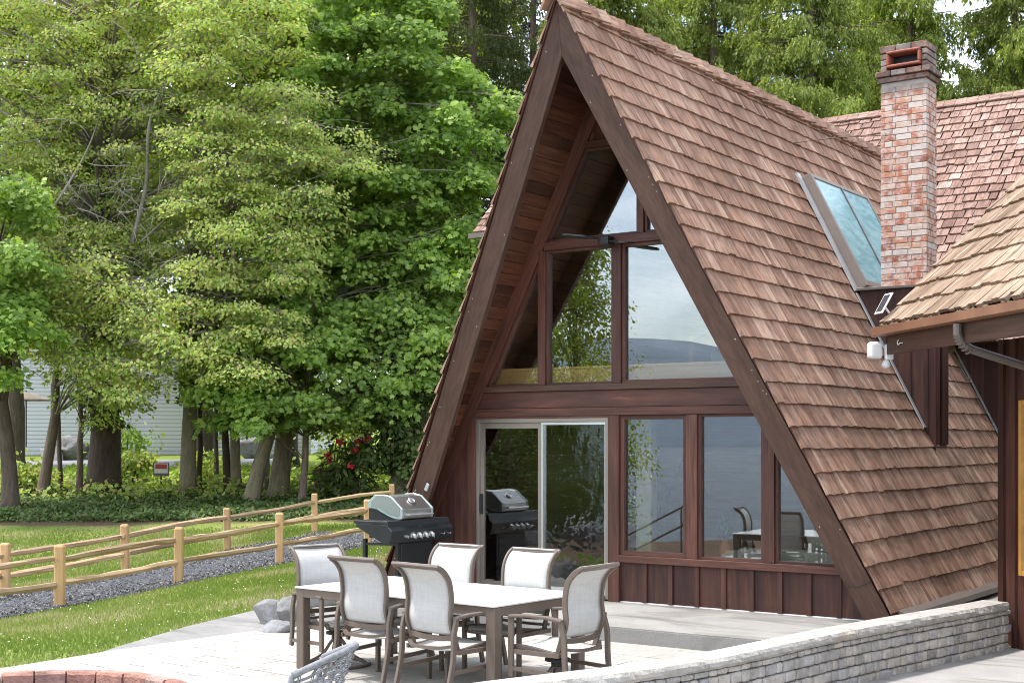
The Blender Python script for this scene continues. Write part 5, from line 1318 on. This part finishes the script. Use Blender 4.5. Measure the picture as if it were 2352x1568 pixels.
def shrub(name, label, bx, by, d, r, h, leaf, tm, size, n, cat='shrub', group=None, flowers=0):
    b = G(PL(bx, d), d); b.z = gz(b.x, b.y); th = thing(name, label, cat, b, group=group)
    mb = MB(); cs = []
    for i in range(9):
        a = random.uniform(0, 2*PI); c = b+Vector((math.cos(a)*r*random.uniform(.2, .8), math.sin(a)*r*random.uniform(.2, .8), h*random.uniform(.35, .95))); cs.append(c); limb(mb, b, c, .03, .01, sag=.05, n=5)
    mb.build('stems', M['bark'], th)
    P, N, T, S = clump_leaves(cs, n//9, r*.5, .7, .2, .6, size); o = leaf_object('foliage', M[leaf], None, P, N, T, S, tm, .2); rel(o, th)
    if flowers:
        for k in range(flowers):
            c = random.choice(cs)+Vector((random.uniform(-1, 1), random.uniform(-1, 1), random.uniform(-.2, .8)))*r*.45-VD*.3
            P = np.array(c)+rng.normal(0, .04, (16, 3)); n2 = len(P)
            o = leaf_object('blossom', M['redpetal'], None, P, rng.normal(0, .6, (n2, 3))-np.array(VD), rng.normal(0, 1, (n2, 3)), .07+.04*rng.random(n2), OVAL, .1); rel(o, th)
    return th
shrub('rhododendron', 'rhododendron shrub with scattered red blossoms near the ivy-draped trunk', 822, 1125, 41.5, 1.0, 1.9, 'ivy', NEEDLE, .26, 650, flowers=11)
shrub('rhododendron', 'lower rhododendron with a few red blossoms beside the tree stump', 748, 1128, 42.5, .8, 1.1, 'maple', NEEDLE, .24, 380, flowers=7)
for i, (bx, d, r, h, lab) in enumerate(((310, 46.5, .8, 1.2, 'bushy shrub below the small sign, to its left'), (470, 45.5, .9, 1.2, 'bushy shrub to the right of the small sign'), (55, 43, 1.0, 1.3, 'bushy shrub among the leftmost trunks'), (765, 50, 1.3, 2.2, 'airy shrub on the sunlit slope beyond the slim trunk'), (300, 47, 1.1, 2.4, 'taller shrub screening the siding beside the thickest trunk'))):
    shrub('shrub', lab, bx, 1100, d, r, h, 'lime' if i != 4 else 'maple', OVAL, .15, 900, group='shrubs between the trunks')
st = MB(); p = G(PL(738, 43), 43); p.z = gz(p.x, p.y); 
th = thing('tree_stump', 'rotting brown tree stump in the sunlit undergrowth', 'stump', p); st.tube([p-ZV*.1, p+ZV*.5, p+ZV*.9+RD*-.1], [.3, .24, .18], 9); st.build('wood', M['bark'], th)

# neighbour's house, sign, umbrella beyond the trees ---------------------------------
Hd = 66; nb = thing('neighbour_house', 'pale blue-white lap-sided house seen between the trunks at left', 'house', G(-18, Hd, 1.0))
def hb(l0, l1, d0, d1, z0, z1, mb): mb.prism([G(l0, d0, z0), G(l1, d0+1.2, z0), G(l1, d1+1.2, z0), G(l0, d1, z0)], (0, 0, z1-z0))
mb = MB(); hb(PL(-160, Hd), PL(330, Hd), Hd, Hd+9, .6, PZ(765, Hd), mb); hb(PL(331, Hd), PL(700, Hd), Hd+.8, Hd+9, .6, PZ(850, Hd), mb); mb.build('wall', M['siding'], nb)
mb = MB(); hb(PL(-190, Hd), PL(345, Hd), Hd-.5, Hd+9.5, PZ(764, Hd), PZ(750, Hd), mb); hb(PL(346, Hd), PL(720, Hd), Hd+.2, Hd+9.5, PZ(849, Hd), PZ(780, Hd), mb); mb.build('roof', M['roofgrey'], nb)
mb = MB(); hb(PL(560, Hd), PL(640, Hd), Hd+.5, Hd+1.0, PZ(960, Hd), PZ(900, Hd), mb); w_ = mb.build('window', M['dark'], nb)
ug = thing('garden_umbrella', 'tan garden umbrella standing in front of the pale siding', 'umbrella', G(PL(55, 58), 58, 1.2))
c = G(PL(60, 58), 58, PZ(918, 58)); mb = MB(); mb.lathe([(.001, .35), (.5, .2), (1.1, 0), (1.08, -.04), (.001, .28)], c, (0, 0, 1), 8); mb.build('canopy', M['umb'], ug)
mb = MB(); mb.tube([c-ZV*2.0, c+ZV*.4], .03, 6); mb.build('pole', M['dark'], ug)
rd = MB(); rows = []
for l in np.linspace(-1250, 640, 40):
    r = []
    for k in range(4):
        d = 55.5+k*1.8+(l+300)*.002; p = G(PL(l if l < 700 else l, d), d); r.append((p.x, p.y, gz(p.x, p.y)+.05))
    rows.append(r)
rd.grid(rows); o = rd.build('road', M['road'], smooth=True); tag(o, kind='structure')
for i, (bx, by, d, r, lab) in enumerate(((165, 1040, 63, .95, 'large grey boulder on the bank below the siding, left'), (215, 1045, 63.5, .7, 'grey boulder on the bank, beside the thickest trunk'), (120, 1050, 62, .6, 'low boulder on the bank, nearest the umbrella'), (585, 1035, 63.5, .8, 'boulder on the bank above the road, behind the trunk row'))):
    boulder(PL(bx, d), d, r, (1.3, .9, .8), lab, 1.3+i); ob = COL.objects[-1]; ob.location.z = PZ(by, d); ob['group'] = 'boulders on the bank below the neighbour house'
p = G(PL(370, 45), 45, 0); p.z = gz(p.x, p.y)
sg = thing('yard_sign', 'small framed sign with red top and white band between the trunks', 'sign', p)
sz = PZ(1075, 45)
def sgn(name, mat, l0, l1, z0, z1, off, dep):
    mb = MB(); a = p+RD*l0+VD*off; b = p+RD*l1+VD*off; mb.prism([(a.x, a.y, z0), (b.x, b.y, z0), (b.x, b.y, z1), (a.x, a.y, z1)], VD*dep); return mb.build(name, M[mat], sg)
sgn('board', 'spout', -.26, .26, sz-.26, sz+.2, 0, .03); sgn('frame', 'white', -.22, .22, sz-.16, sz+.17, -.008, .007); sgn('red_panel', 'sign_red', -.19, .19, sz-.02, sz+.14, -.016, .007); sgn('white_band', 'white', -.19, .19, sz-.13, sz-.05, -.016, .007)
mb = MB(); mb.tube([p-ZV*.1, (p.x, p.y, sz-.26)], .03, 6); mb.build('post', M['bark'], sg)

# the lake side behind the viewpoint (seen in the panes) -----------------------------
mb = MB(); mb.prism([(x, y, -2.6) for x, y in ((-2600, -34), (1200, -34), (1200, -2200), (-2600, -2200))], (0, 0, -.5)); o = mb.build('lake', M['water']); tag(o, kind='structure')
rows = []
from mathutils import noise as nz
for k, (dd, hh) in enumerate(((1150, -4), (1250, 60), (1450, 105), (1700, 120), (2000, -4))):
    r = []
    for i in range(81):
        a = -1400+i*35; p = Vector((.574*a*-1-.0, 0, 0)); p = EYE+Vector((-.574, -.8185, 0))*dd+Vector((.8185, -.574, 0))*a; h = hh*(.8+.5*nz.noise(Vector((a*.0022, k*.25, 3))))+ (6*nz.noise(Vector((a*.02, k, 1))) if 0 < k < 4 else 0); r.append((p.x, p.y, h))
    rows.append(r)
mb = MB(); mb.grid(rows); o = mb.build('hills', M['hill'], smooth=True); tag(o, kind='structure')
def shore_tree(x, y, lab, h, r, n, lf='dense'):
    b = Vector((x, y, gz(x, y))); th = thing('shore_tree', lab, 'tree', b, group='trees on the lake shore'); mb = MB(); tp = b+ZV*h; mb.tube([b, b.lerp(tp, .5)+Vector((.15, .1, 0)), tp], [.16, .1, .03], 8); mb.build('trunk', M['bark'], th)
    cs = []; mb = MB()
    for i in range(n):
        t = random.uniform(.15, 1); a = random.uniform(0, 2*PI); rr = r*math.sin(PI*min(1, t*.8+.15))*random.uniform(.3, 1); c = b+ZV*h*t+Vector((math.cos(a)*rr, math.sin(a)*rr, 0)); cs.append(c); limb(mb, b+ZV*h*t*.8, c, .03, .008, n=4)
    mb.build('branches', M['bark'], th); P, N, T, S = clump_leaves(cs, 260, .75, .9, .5, .5, .1); o = leaf_object('crown', M[lf], None, P, N, T, S, OVAL, .2); rel(o, th)
fac = Vector((1.3, 0, 0)); dr = Vector((-.535, -.845, 0))
q = fac+dr*26; shore_tree(q.x, q.y, 'slender drooping tree on the shore, mirrored in the upper panes', 10.5, 2.1, 80)
q = Vector((.3, 0, 0))+Vector((-.60, -.80, 0))*24; shore_tree(q.x, q.y, 'broad drooping tree on the shore, mirrored in the door', 9.5, 3.0, 95)
for i, (dx, dy, L_, h_, r_) in enumerate(((-.6, -.8, 23, 3.4, 2.0), (-.59, -.81, 19.5, 3.2, 2.2), (-.64, -.77, 22, 4.2, 2.6), (-.56, -.83, 25, 4.6, 2.6))):
    q = Vector((.8, 0, 0))+Vector((dx, dy, 0))*L_; shore_tree(q.x, q.y, ('low bushy tree nearest the lake mirrored in the door', 'lowest bushy tree mirrored in the door', 'rounder bushy tree left of the other bushy ones', 'taller bushy tree behind the low ones at the shore')[i], h_, r_, 24, 'hemlock')
q = Vector((.3, 0, 0))+Vector((-.68, -.73, 0))*27; shore_tree(q.x, q.y, 'furthest drooping tree on the shore beside the lawn', 9, 3.4, 95)
for i, (x, y, r) in enumerate(((-3.6, -9.6, .5), (-4.8, -10.4, .6), (-6.2, -10.0, .55), (-7.6, -11.2, .7), (-9.2, -11.8, .6))):
    l_, d_ = latd(x, y); boulder(l_, d_, r, (1.2, 1, .7), ('dark shore rock nearest the handrail', 'larger shore rock second from the handrail', 'low shore rock in the middle of the row', 'biggest shore rock of the row', 'furthest shore rock, down by the water')[i], 4.2+i*.7); ob = COL.objects[-1]; ob['group'] = 'rocks along the shore'; ob.location.z = gz(x, y)+.1
rl = thing('stair_railing', 'slim metal handrail sloping down to the lake', 'railing', (-1.5, -8, -.3))
a = Vector((-1.29, -8.0, .75)); b = Vector((-4.05, -8.0, -.6))
for dz in (0, -.33): mb = MB(); mb.tube([a+ZV*dz, b+ZV*dz], .02, 8); mb.build('rail', M['spout'], rl)
for t in (.06, .55, 1): mb = MB(); c = a.lerp(b, t); mb.tube([c-ZV*.95, c], .02, 8); mb.build('post', M['spout'], rl)

# ------------------------------------------------------------------ light, sky, camera
sdir = Vector((-.34, -.2, .92)).normalized()
sun = bpy.data.lights.new('sun', 'SUN'); sun.energy = 2.2; sun.angle = math.radians(6); sun.color = (1, .955, .89)
so = bpy.data.objects.new('sun', sun); COL.objects.link(so); so.rotation_euler = sdir.to_track_quat('Z', 'Y').to_euler()
w = bpy.data.worlds.new('World'); SC.world = w; w.use_nodes = True; nt = w.node_tree
bg = nt.nodes['Background']; sk = nt.nodes.new('ShaderNodeTexSky'); sk.sky_type = 'NISHITA'; sk.sun_disc = False
sk.sun_elevation = math.asin(sdir.z); sk.sun_rotation = math.atan2(sdir.x, sdir.y); sk.air_density = 1.0; sk.dust_density = 1.5; sk.ozone_density = 1.0
tc = nt.nodes.new('ShaderNodeTexCoord'); mp = nt.nodes.new('ShaderNodeMapping'); mp.inputs['Scale'].default_value = (1, 1, 2.2); nt.links.new(tc.outputs['Generated'], mp.inputs[0])
no = nt.nodes.new('ShaderNodeTexNoise'); no.inputs['Scale'].default_value = 2.6; no.inputs['Detail'].default_value = 7; no.inputs['Roughness'].default_value = .6; nt.links.new(mp.outputs[0], no.inputs['Vector'])
mr = nt.nodes.new('ShaderNodeMapRange'); mr.inputs['From Min'].default_value = .4; mr.inputs['From Max'].default_value = .62; nt.links.new(no.outputs['Fac'], mr.inputs['Value'])
mx = nt.nodes.new('ShaderNodeMix'); mx.data_type = 'RGBA'; nt.links.new(mr.outputs[0], mx.inputs[0]); nt.links.new(sk.outputs[0], mx.inputs[6]); mx.inputs[7].default_value = (9.5, 9.8, 10.3, 1)
nt.links.new(mx.outputs[2], bg.inputs['Color']); bg.inputs['Strength'].default_value = .15

cam = bpy.data.cameras.new('Camera'); co = bpy.data.objects.new('Camera', cam); COL.objects.link(co); SC.camera = co
co.location = EYE; co.rotation_euler = (PI/2, 0, YAW); cam.sensor_width = 36; cam.lens = FP/2352*36; cam.shift_y = (1012-784)/2352; cam.clip_end = 5000; cam.clip_start = .1
SC.view_settings.view_transform = 'Standard'; SC.view_settings.look = 'None'; SC.view_settings.gamma = 1; SC.view_settings.exposure = 1.2
SC.cycles.max_bounces = 8; SC.cycles.transparent_max_bounces = 16; SC.cycles.diffuse_bounces = 3; SC.cycles.glossy_bounces = 4
SC.cycles.use_denoising = True; SC.cycles.filter_width = .95
